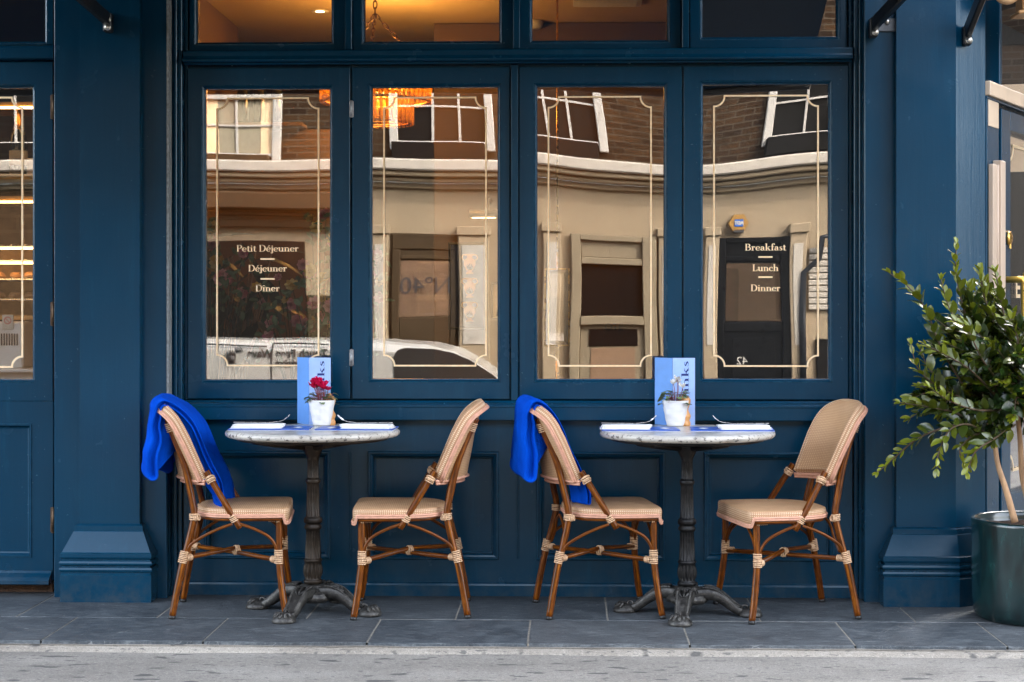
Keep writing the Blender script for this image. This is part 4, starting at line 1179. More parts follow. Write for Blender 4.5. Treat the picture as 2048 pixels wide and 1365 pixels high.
# ------------------------------------------------------------------ cafe tables
def make_table(loc, rot, iron, foot, label):
    root = empty('cafe_table', loc, 0); tag(root, label, 'table', 'round marble cafe tables')
    prof = [(.30, .736), (.345, .737), (.356, .740), (.363, .746), (.3655, .753), (.364, .760), (.358, .766), (.350, .768), (.33, .7685), (.2, .7685), (.001, .7685)]
    mb = MB(); n = 128; vs = []; tt = []
    for r, z in prof:
        for k in range(n):
            a = 2 * PI * k / n; ch = 0
            if r > .34 and z < .752: ch = .004 * max(0, noise.noise((math.cos(a) * 6, math.sin(a) * 6, z * 40 + rot)) - .12) * 4
            rr_ = r - ch; vs.append((rr_ * math.cos(a), rr_ * math.sin(a), z)); tt.append(1.0 if r > .349 and z < .766 else (.35 if r > .345 else 0.0))
    fs = [[i * n + k, i * n + (k + 1) % n, (i + 1) * n + (k + 1) % n, (i + 1) * n + k] for i in range(len(prof) - 1) for k in range(n)]
    fs += [list(range(n))[::-1], list(range((len(prof) - 1) * n, len(prof) * n))]
    mb.add(vs, fs, smooth=True, tint=tt); mb.build('marble_top', M['marble'], root)
    mb = MB(); mb.lathe([(.04, .700), (.10, .706), (.20, .716), (.295, .722), (.318, .727), (.322, .733), (.30, .7355), (.001, .7355)], 48)
    for k in range(4):
        a = rot + PI / 4 + k * PI / 2; d = Vector((math.cos(a), math.sin(a), 0))
        mb.tube([d * .03 + Vector((0, 0, .695)), d * .18 + Vector((0, 0, .712)), d * .26 + Vector((0, 0, .722))], [.016, .013, .010], 8)
        mb.box(-.02, .02, -.02, .02, .703, .716, .003, Matrix.Rotation(a, 4, 'Z') @ Matrix.Translation((.17, 0, 0)))
    mb.build('under_plate', M[iron], root)
    FD = .16
    col = [(.052, .712), (.050, .700), (.043, .692), (.040, .682), (.034, .668), (.0275, .655), (.0245, .645), (.0245, .640),
           (.0235, .636, FD), (.0232, .60, FD), (.0245, .566, FD), (.0245, .562), (.0285, .560), (.031, .554), (.031, .547), (.0285, .541), (.0255, .539), (.0255, .535),
           (.0255, .532, FD), (.0270, .46, FD), (.0290, .404, FD), (.0295, .400), (.0355, .396), (.0385, .388), (.0385, .380), (.0355, .374), (.031, .372), (.031, .366), (.0350, .362), (.0365, .356), (.035, .350), (.030, .346), (.029, .342),
           (.0290, .338, FD), (.0315, .28, FD), (.0335, .228, FD), (.0340, .224), (.0385, .221), (.0385, .215), (.0355, .211), (.0345, .208),
           (.0350, .204, .12), (.0395, .188, .2), (.0415, .172, .2), (.0390, .156, .2), (.0345, .146, .1), (.033, .144), (.033, .138), (.0385, .135), (.0395, .129), (.0385, .122), (.033, .119), (.034, .110)]
    mb = MB(); mb.lathe(col, 84, flute=14); mb.build('column', M[iron], root)
    mb = MB(); mb.lathe([(.040, .118), (.052, .114), (.053, .108), (.060, .104), (.066, .092), (.078, .086), (.084, .080), (.084, .076), (.090, .072), (.086, .055), (.06, .044), (.001, .042)], 72, flute=36, cap=True)
    for k in range(36):
        a = 2 * PI * k / 36; d = Vector((math.cos(a), math.sin(a), 0)); mb.tube([d * .0605 + Vector((0, 0, .106)), d * .070 + Vector((0, 0, .091))], .0022, 6)
    mb.build('base_hub', M[foot], root)
    for k in range(4):
        a = rot + k * PI / 2
        mb = MB(); T = Matrix.Rotation(a, 4, 'Z')
        # arched leg: wide flat section with beaded ridges
        cl = cr([(.042, 0, .084), (.085, 0, .090), (.125, 0, .082), (.162, 0, .060), (.195, 0, .034), (.226, 0, .018)], 6)
        loops = []
        for i, p in enumerate(cl):
            t = i / (len(cl) - 1); w = .040 - .014 * t; h = .026 - .010 * t
            q = cl[min(i + 1, len(cl) - 1)] - cl[max(i - 1, 0)]; q.normalize(); up = Vector((-q.z, 0, q.x))
            sec = [(-1, -.9), (-1.04, 0), (-1, .75), (-.80, 1.0), (-.62, .78), (-.2, .62), (.2, .62), (.62, .78), (.80, 1.0), (1, .75), (1.04, 0), (1, -.9), (.4, -.7), (-.4, -.7)]
            loops.append([p + Vector((0, sx * w, 0)) + up * (sz * h) for sx, sz in sec])
        mb.rows(loops, closed=True, cap=True, smooth=True)
        for i in range(4, len(cl) - 2):
            t = i / (len(cl) - 1); w = .040 - .014 * t; h = .026 - .010 * t
            for s in (-1, 1):
                c = cl[i] + Vector((0, s * .8 * w, h * 1.05)); mb.lathe([(.001, -.004), (.0055, 0), (.004, .004), (.001, .0055)], 8, c=c)
        # acanthus lobes at the shoulder
        for s in (-1, 0, 1):
            mb.tube(cr([(.075, s * .018, .110), (.100, s * .026, .113), (.120, s * .020, .104), (.138, s * .006, .092)], 4), [.007] * 6 + [.006] * 5 + [.003] * 2, 8)
        mb.xf(T); lg = mb.build('leg', M[foot], root)
        # scrolled paw
        mb = MB(); mb.lathe([(.048, 0), (.050, .004), (.050, .010), (.046, .018), (.038, .027), (.027, .033), (.012, .036), (.001, .0365)], 28, c=(.262, 0, 0))
        for j in range(5):
            b = R(-70 + 35 * j); c = Vector((.262 + .032 * math.cos(b), .032 * math.sin(b), .0255))
            mb.tube([Vector((.257, 0, .036)), c + Vector((-.006 * math.cos(b), 0, .009)), c + Vector((.010 * math.cos(b), .010 * math.sin(b), -.004))], [.006, .009, .005], 8)
        mb.ring((.239, 0, .034), (0, 1, .2), .012, .005, 16, 8)
        mb.xf(T); mb.build('foot', M[foot], lg)
    return root

def pot_plant(loc, kind, label):
    root = empty('flower_pot', loc); tag(root, label, 'potted plant', 'potted cyclamens on the tables')
    prof = [(.001, 0), (.034, 0), (.0365, .003)]
    for i in range(57):
        t = i / 56; prof.append((.0368 + .0205 * t ** .85 + .0008 * math.sin(i * 1.9), .003 + .105 * t))
    prof += [(.0575, .1095), (.0560, .111), (.0545, .1095), (.052, .096), (.001, .095)]
    mb = MB(); vs = []; n = 56
    rr = random.Random(5)
    for p in prof:
        for k in range(n):
            a = 2 * PI * k / n; r = p[0] + (.0006 * math.sin(3 * a + p[1] * 160) if .006 < p[1] < .105 and p[0] > .03 else 0)
            vs.append((r * math.cos(a), r * math.sin(a), p[1]))
    mb.add(vs, [[i * n + k, i * n + (k + 1) % n, (i + 1) * n + (k + 1) % n, (i + 1) * n + k] for i in range(len(prof) - 1) for k in range(n)] + [list(range(n))[::-1], list(range((len(prof) - 1) * n, len(prof) * n))], smooth=True)
    mb.build('pot', M['ceramic'], root)
    mb = MB(); mb.lathe([(.001, .098), (.03, .1), (.05, .097)], 24, cap=False); mb.build('soil', M['soil'], root)
    rr = random.Random(11 if kind == 'red' else 23)
    mb = MB(); st = MB()
    for i in range(46 if kind == 'red' else 40):
        a = rr.uniform(0, 2 * PI); r0 = rr.uniform(.004, .03); r1 = rr.uniform(.022, .062); h = rr.uniform(.112, .140 if kind == 'red' else .150)
        p0 = Vector((r0 * math.cos(a), r0 * math.sin(a), .098)); p1 = Vector((r1 * math.cos(a), r1 * math.sin(a), h - .02 * (r1 > .055)))
        st.tube([p0, p0.lerp(p1, .6) + Vector((0, 0, .008)), p1], .0009, 5)
        leaf(mb, p1, Vector((math.cos(a + rr.uniform(-.7, .7)), math.sin(a + rr.uniform(-.7, .7)), rr.uniform(-.5, .25))), Vector((0, 0, 1)), rr.uniform(.018, .028), rr.uniform(.02, .028), rr.uniform(-.2, .3), rr.random() ** 2 * .8, heart=True)
    if kind == 'white':
        for s, z in ((-.060, .128), (-.052, .14), (-.066, .118)):
            leaf(mb, Vector((s * .8, -.01, z)), Vector((-1, -.2, -.35)), Vector((0, -.3, 1)), .030, .028, .2, .2, heart=True)
    mb.build('leaves', M['cyc_leaf'], root)
    fl = MB()
    heads = [(-.026, -.012, .172), (-.016, -.02, .185), (-.034, .002, .178), (-.004, -.012, .180), (.012, -.014, .172), (.018, 0, .180), (.006, .01, .176), (.014, -.022, .158), (-.020, .01, .165), (-.03, -.02, .162), (.028, -.006, .152), (-.022, -.022, .176), (-.008, -.024, .170), (.006, -.024, .166), (-.030, -.01, .188), (-.012, -.004, .192), (-.038, -.014, .170)] if kind == 'red' else [(.006, -.014, .198), (-.010, -.010, .180), (.012, .004, .186), (.030, -.016, .166)]
    for hx, hy, hz in heads:
        c = Vector((hx, hy, hz)); b = Vector((hx * .35, hy * .3, .1))
        st.tube(cr([b, b.lerp(c, .5) + Vector((.004, 0, .004)), c + Vector((0, 0, .006)), c + Vector((.002, -.003, -.002))], 4), .0012, 6)
        a0 = rr.uniform(0, 6)
        for k in range(5):
            a = a0 + k * 2 * PI / 5
            d = Vector((math.cos(a) * .62, math.sin(a) * .62, .75 if kind == 'red' else .9))
            leaf(fl, c, d, Vector((math.cos(a), math.sin(a), -.3)), rr.uniform(.022, .029), rr.uniform(.016, .021), rr.uniform(-.5, .2), rr.random() * .7)
    st.build('stalks', M['stalk'], root)
    fl.build('flowers', M['petal_red' if kind == 'red' else 'petal_white'], root)
    return root

def leaf(mb, base, d, up, length, width, curl=.2, tint=0.0, heart=False, fold=.25):
    d = Vector(d).normalized(); up = Vector(up)
    s = d.cross(up)
    if s.length < 1e-4: s = d.cross(Vector((1, .3, 0)))
    s.normalize(); u = s.cross(d).normalized()
    rows = (0, .18, .42, .68, .88, 1.0)
    wid = (.06, .62, 1.0, .86, .46, .02) if not heart else (.5, 1.0, 1.05, .8, .45, .03)
    vs = []
    for t, w in zip(rows, wid):
        c = base + d * (length * t) + u * (-curl * length * t * t)
        hw = width * .5 * w
        vs += [c - s * hw + u * (hw * fold), c, c + s * hw + u * (hw * fold)]
    fs = []
    for i in range(5):
        a = i * 3; fs += [[a, a + 1, a + 4, a + 3], [a + 1, a + 2, a + 5, a + 4]]
    mb.add(vs, fs, smooth=True, tint=tint)

def menu_stand(loc, ang_l, ang_r, label):
    root = empty('menu_card', loc); tag(root, label, 'menu', 'folded menus standing on the tables')
    h, w = .292, .098
    for nm, a, mt in (('left_leaf', ang_l, 'card_blue'), ('right_leaf', ang_r, 'card_pale')):
        Mx = Matrix.Rotation(a, 4, 'Z'); mb = MB()
        mb.box(.0008, w, -.0008, .0008, .0, h, .0002, Mx)
        lf = mb.build('leaf', M[mt], root)
        if nm == 'right_leaf':
            q, tw = serif('Drinks'); sc = .225 / tw; mb = MB()
            put_flat(mb, q, lambda p, r, e: Mx @ Vector((.058 - r * .030 + .012, -.0012 - e * .00008, .055 + p * sc)))
            mb.build('lettering', M['card_navy'], lf, fixn=False)
        else:
            mb = MB(); cz, cx = .040, .055
            for f in (.009,): mb.add([Mx @ Vector(p) for p in ((cx, -.0013, cz - .012), (cx + .010, -.0013, cz), (cx, -.0013, cz + .012), (cx - .010, -.0013, cz))], [[0, 1, 2, 3]])
            for dx in (-.004, .004): mb.add([Mx @ Vector((cx + dx + a_, -.0013, .138 + b_)) for a_, b_ in ((-.0015, -.002), (.0015, -.002), (.0015, .003), (-.0015, .003))], [[0, 1, 2, 3]])
            mb.build('printed_mark', M['card_navy'], lf, fixn=False)
    return root

def pepper_mill(loc, label):
    mb = MB(); mb.lathe([(.001, 0), (.025, 0), (.026, .004), (.026, .016), (.022, .021), (.0225, .026), (.027, .038), (.027, .046), (.019, .060), (.0165, .072), (.021, .084), (.023, .089), (.0245, .094), (.027, .104), (.0265, .114), (.020, .124), (.009, .129), (.008, .133), (.005, .138), (.001, .139)], 32, c=(0, 0, 0))
    o = mb.build('pepper_mill', M['beech']); o.location = loc; tag(o, label, 'pepper mill', 'wooden pepper mills'); return o

TOPZ = .7687
def tabletop_things():
    L = [((626, -.42), 'left'), ((1372, -.42), 'right')]
    for i, (px, side) in enumerate(((626, 'left'), (1374, 'right'))):
        cx = fx(px, -.42)
        make_table((cx, -.42, 0), R(72 if i == 0 else 80), 'iron' if i == 0 else 'iron_black', 'iron_foot', 'round grey marble cafe table with red cyclamen and rusty brown pedestal' if i == 0 else 'round grey marble cafe table with white cyclamen and black pedestal')
    zt = TOPZ
    def on(px, py): return ground(px, py, zt)
    p = on(641, 852.5); pot_plant((p.x, p.y + .035, zt), 'red', 'white ribbed pot of bright red cyclamen on the left table')
    p = on(1352, 853.5); pot_plant((p.x, p.y + .035, zt), 'white', 'white ribbed pot of white cyclamen on the right table')
    p = at(618, 840, -.135); menu_stand((p.x, -.135, zt), R(180 - 50), R(-8), 'pale blue folded drinks menu standing behind the red cyclamen')
    p = at(1345, 840, -.135); menu_stand((p.x, -.135, zt), R(180 - 42), R(4), 'pale blue folded drinks menu standing behind the white cyclamen')
    p = at(659, 840, -.175); pepper_mill((p.x, -.175, zt), 'wooden pepper mill half hidden by the red cyclamen pot')
    p = at(1369, 840, -.175); pepper_mill((p.x, -.175, zt), 'wooden pepper mill half hidden by the white cyclamen pot')
    names = ['left end of the left table', 'right end of the left table', 'left end of the right table', 'right end of the right table']
    spots = [(463, 622, 466, 567, 1), (637, 792, 686, 789, -1), (1201, 1356, 1200, 1300, 1), (1381, 1546, 1438, 1540, -1)]
    for k, (a, b_, n0, n1, s) in enumerate(spots):
        yc = -.40
        x0, x1 = fx(a, yc), fx(b_, yc)
        # card with white diamond
        root = empty('place_menu', ((x0 + x1) / 2, yc, zt)); tag(root, 'royal blue menu card lying flat at the ' + names[k], 'menu card', 'blue menu cards laid on the tables')
        w = (x1 - x0) / 2
        rz = Matrix.Rotation(R((3, -2, 2, -3)[k]), 4, 'Z')
        mb = MB(); mb.box(-w, w, -.10, .10, .0005, .0045, .0008, rz); mb.build('card', M['menu_blue'], root)
        mb = MB(); mb.box(-w, w, -.1005, .1002, -.0004, .0004, .0001, rz); mb.build('card_back', M['white_print'], root)
        mb = MB(); dx = s * (w - .055); mb.add([rz @ Vector((dx + p[0], p[1], .0049)) for p in ((0, -.045), (.022, 0), (0, .045), (-.022, 0))], [[0, 1, 2, 3]]); mb.build('printed_mark', M['white_print'], root, fixn=False)
        # folded napkin
        xa, xb = fx(n0, yc), fx(n1, yc); cxn = (xa + xb) / 2
        rn = Matrix.Rotation(R((2, -4, -3, 4)[k]), 4, 'Z'); rr = random.Random(k); mb = MB(); hw = (xb - xa) / 2
        for lay in range(3):
            z0 = .006 + lay * .0062; loops = []
            for i in range(15):
                t = i / 14; x = -hw + 2 * hw * t; loops.append([])
                for j in range(16):
                    an = 2 * PI * j / 16; c, s_ = math.cos(an), math.sin(an)
                    e = 2 / 6; yy = (.046 - .003 * lay) * math.copysign(abs(c) ** e, c); zz = .0036 * math.copysign(abs(s_) ** e, s_)
                    endk = 1 - .5 * max(0, abs(2 * t - 1) - .96) / .04
                    loops[-1].append(rn @ Vector((x + rr.uniform(-.0006, .0006) + .004 * lay * s, yy, z0 + zz * endk + .0012 * noise.noise((x * 22, yy * 9, lay + k * 3)))))
            mb.rows(loops, closed=True, cap=True)
        o = mb.build('napkin', M['linen']); o.location = (cxn, yc - .02, zt); tag(o, 'folded white napkin on the blue card at the ' + names[k], 'napkin', 'white napkins on the tables')
        # fork resting on the napkin, tines up towards the middle
        mb = MB(); hx = hw * .95
        xs = [-s * hx, -s * hx * .3, s * hx * .45, s * hx * .72]
        stem = cr([(xs[0], 0, .0275), (xs[1], 0, .0265), (xs[2], 0, .0255), (xs[3], 0, .028)], 5)
        loops = []
        for i, p in enumerate(stem):
            t = i / (len(stem) - 1); wd = .0075 * (1 - t) ** .7 + .0028
            loops.append([p + Vector((0, wd, 0)), p + Vector((0, 0, .0014)), p + Vector((0, -wd, 0)), p + Vector((0, 0, -.0014))])
        mb.rows(loops, closed=True, cap=True)
        b0 = stem[-1]
        loops = []
        for t, wd, dz in ((0, .003, 0), (.25, .010, .001), (.5, .0125, .006), (.6, .0125, .009)):
            p = b0 + Vector((s * .06 * t, 0, dz)); loops.append([p + Vector((0, wd, 0)), p + Vector((0, 0, .0012)), p + Vector((0, -wd, 0)), p + Vector((0, 0, -.0012))])
        mb.rows(loops, closed=True, cap=True)
        for q in (-1, -.33, .33, 1):
            p = b0 + Vector((s * .036, q * .0105, .009)); mb.tube([p, p + Vector((s * .014, 0, .010)), p + Vector((s * .024, 0, .022))], [.0014, .0013, .0007], 6)
        o = mb.build('fork', M['steel']); o.location = (cxn, yc - .02 + .012, zt); o.rotation_euler = (0, 0, R((6, -8, 5, -6)[k])); tag(o, 'steel fork on the white napkin at the ' + names[k], 'fork', 'forks on the napkins')
# ------------------------------------------------------------------ potted laurel at the right
def make_plant():
    c = at(2078, 1150, -.46)
    pot = empty('planter', (c.x, -.46, 0)); tag(pot, 'large teal glazed round planter standing by the right pilaster', 'planter')
    prof = [(.001, 0), (.235, 0), (.250, .006), (.262, .03), (.268, .08), (.270, .20), (.270, .36), (.272, .392), (.272, .404), (.267, .410), (.258, .410), (.253, .404), (.249, .385), (.247, .33), (.001, .325)]
    mb = MB(); n = 96; vs = []
    for r, z in prof:
        for k in range(n):
            a = 2 * PI * k / n; seam = 1 + (.006 if r > .2 and math.cos(a - R(232)) > 0 and False else 0); vs.append((r * math.cos(a) * seam, r * math.sin(a) * seam, z))
    mb.add(vs, [[i * n + k, i * n + (k + 1) % n, (i + 1) * n + (k + 1) % n, (i + 1) * n + k] for i in range(len(prof) - 1) for k in range(n)] + [list(range(n))[::-1], list(range((len(prof) - 1) * n, len(prof) * n))], smooth=True)
    mb.build('pot', M['teal'], pot)
    mb = MB(); vs = []; fs = []; nn = 26
    for i in range(nn):
        for k in range(40):
            r = .2515 * i / (nn - 1); a = 2 * PI * k / 40; p = Vector((r * math.cos(a), r * math.sin(a), 0)); vs.append((p.x, p.y, .378 + .012 * noise.noise(p * 26) + .008 * noise.noise(p * 60) - .01 * (i / nn) ** 3))
    for i in range(nn - 1):
        for k in range(40): fs.append([i * 40 + k, i * 40 + (k + 1) % 40, (i + 1) * 40 + (k + 1) % 40, (i + 1) * 40 + k])
    mb.add(vs, fs, smooth=False); mb.build('soil', M['soil'], pot)
    # the shrub
    base = Vector((c.x, -.46, .37))
    tree = empty('laurel_shrub', base); tag(tree, 'glossy green laurel shrub growing in the teal planter', 'shrub')
    rr = random.Random(42)
    wood = MB(); fol = MB(); tw = MB()
    W = lambda px, py, y: at(px, py, y) - base
    hub = [W(2030, 1045, -.60), W(2068, 1045, -.42), W(2105, 1040, -.52)]
    trunks = [cr([hub[0], W(2012, 980, -.59), W(1996, 930, -.56), W(1985, 870, -.52), W(1960, 800, -.48)], 6),
              cr([hub[1], W(2046, 960, -.43), W(2040, 880, -.45), W(2030, 780, -.46), W(2025, 700, -.45)], 6),
              cr([hub[2], W(2100, 930, -.50), W(2110, 800, -.46), W(2120, 690, -.40)], 6)]
    for t in trunks: wood.tube(t, [.0145 - .008 * i / (len(t) - 1) for i in range(len(t))], 10)
    def twig(pts, r0, leaves, lsize, young_from=.75, spread=1.0, tint=0.0):
        pts = cr(pts, 6); n = len(pts)
        tw.tube(pts, [r0 * (1 - .75 * i / (n - 1)) + .0008 for i in range(n)], 6)
        L = [0]
        for i in range(n - 1): L.append(L[-1] + (pts[i + 1] - pts[i]).length)
        tot = L[-1]; k = 0; s = tot * .12
        phase = rr.uniform(0, 6)
        while s <= tot:
            i = max(j for j in range(n) if L[j] <= s); i = min(i, n - 2)
            p = pts[i].lerp(pts[i + 1], (s - L[i]) / max(1e-6, L[i + 1] - L[i])); d = (pts[i + 1] - pts[i]).normalized()
            f = s / tot
            for side in (0, 1):
                if rr.random() > .93: continue
                a = phase + k * PI / 2 + side * PI + rr.uniform(-.5, .5)
                ref = d.cross(Vector((.3, .8, .5))).normalized(); ref2 = d.cross(ref)
                o = ref * math.cos(a) + ref2 * math.sin(a)
                ld = (d * (.55 + .5 * f) + o * (1.05 - .5 * f) * spread + Vector((0, 0, .12))).normalized()
                yng = tint + (max(0, (f - young_from) / (1 - young_from)) * rr.uniform(.5, 1) if f > young_from else (rr.random() ** 7) * .8)
                sz = lsize * 1.0 * (1 - .45 * max(0, f - .7) / .3) * rr.uniform(.6, 1.2)
                leaf(fol, p + o * .003, ld, d + Vector((0, 0, 1.2)) + Vector((rr.uniform(-.8, .8), rr.uniform(-1.0, .3), 0)), sz, sz * rr.uniform(.46, .6), rr.uniform(-.15, .35), min(1, yng), fold=rr.uniform(.1, .5))
            s += rr.uniform(.017, .030); k += 1
        p = pts[-1]
        for q in range(3): leaf(fol, p, (pts[-1] - pts[-3]).normalized() + Vector((rr.uniform(-.5, .5), rr.uniform(-.5, .5), rr.uniform(-.2, .5))), Vector((0, -.4, 1)), lsize * .5, lsize * .24, .1, min(1, .75 + tint))
    # named shoots that make the outline
    shoots = [
        ([(1985, 850, -.50), (1920, 760, -.52), (1880, 690, -.56), (1852, 620, -.58), (1815, 572, -.60), (1778, 546, -.62)], .066),
        ([(2000, 800, -.50), (1955, 690, -.52), (1925, 610, -.52), (1912, 540, -.52), (1913, 488, -.52)], .062),
        ([(1990, 780, -.50), (1940, 680, -.56), (1900, 620, -.58), (1882, 560, -.60)], .062),
        ([(2020, 760, -.46), (1990, 660, -.50), (1968, 590, -.5), (1960, 540, -.5)], .066),
        ([(2030, 720, -.46), (2010, 640, -.50), (1998, 580, -.5), (1990, 545, -.5)], .068),
        ([(1990, 840, -.50), (1930, 800, -.60), (1870, 770, -.62), (1835, 735, -.64), (1822, 690, -.64)], .062),
        ([(1985, 870, -.50), (1920, 830, -.56), (1860, 815, -.60), (1800, 806, -.62)], .062),
        ([(1990, 880, -.50), (1930, 850, -.60), (1870, 862, -.63), (1825, 885, -.64), (1790, 915, -.64), (1756, 945, -.64)], .056),
        ([(1990, 880, -.52), (1940, 850, -.70), (1900, 860, -.76), (1878, 905, -.78), (1874, 938, -.78)], .066),
        ([(2000, 870, -.50), (1950, 870, -.66), (1920, 900, -.72), (1930, 925, -.72)], .056),
        ([(2040, 760, -.46), (2040, 700, -.62), (2030, 660, -.64), (2022, 632, -.64)], .066),
        ([(2000, 800, -.55), (1940, 740, -.72), (1890, 710, -.78), (1850, 690, -.80)], .064),
        ([(1960, 780, -.5), (1930, 690, -.48), (1935, 620, -.46), (1945, 570, -.46)], .064),
        ([(2010, 780, -.56), (1965, 720, -.70), (1935, 660, -.76), (1905, 640, -.78)], .066),
        ([(2010, 820, -.56), (1950, 820, -.74), (1895, 800, -.80), (1860, 775, -.82)], .066),
        ([(2030, 850, -.56), (1985, 880, -.74), (1950, 905, -.78), (1935, 945, -.78)], .06),
        ([(1960, 810, -.45), (1900, 770, -.36), (1860, 740, -.32), (1840, 700, -.30)], .064),
    ]
    for pts, ls in shoots: twig([W(*p) for p in pts], .0042, 0, ls, .45)
    # inner mass: many short twigs between the trunks and an uneven crown surface
    cen = W(2045, 745, -.46)
    for i in range(240):
        while True:
            v = Vector((rr.uniform(-1, 1), rr.uniform(-1, 1), rr.uniform(-1, 1)))
            if .2 < v.length < 1: break
        v = v.normalized() * v.length ** .4
        w = 1 + .55 * noise.noise(v * 2.2 + Vector((3, 1, 7)))
        tip = cen + Vector((v.x * .43 * w, v.y * .32 * w, v.z * .42 * w + (.05 if v.z > 0 else 0)))
        if tip.z + base.z < .77 + .1 * noise.noise(tip * 5): continue
        if v.x < -.35 and v.z > .45: tip.x += .10
        if tip.y + base.y > -.03: continue
        lim = .62 - .55 * max(0, tip.x - W(1985, 600, -.46).x)
        if tip.z > lim + W(1985, 640, -.46).z - .62 + .25: continue
        if tip.x > W(2000, 600, -.46).x and tip.z > W(2000, 625, -.46).z: continue
        st = cen + (tip - cen) * rr.uniform(.25, .5) + Vector((rr.uniform(-.05, .05), rr.uniform(-.05, .05), -.04))
        md = st.lerp(tip, .5) + Vector((rr.uniform(-.03, .03), rr.uniform(-.03, .03), rr.uniform(-.02, .04)))
        twig([st, md, tip], .0028, 0, rr.uniform(.056, .084), .80)
    for i in range(26):
        t = rr.choice(trunks); a = t[rr.randrange(len(t) // 2 + 4, len(t))]; b = cen + Vector((rr.uniform(-.3, .3), rr.uniform(-.2, .2), rr.uniform(-.2, .3)))
        tw.tube(cr([a, a.lerp(b, .5) + Vector((0, 0, .03)), b], 5), .0042, 6)
    wood.build('stem', M['bark'], tree); tw.build('twig', M['twig'], tree); fol.build('foliage', M['leaf'], tree)
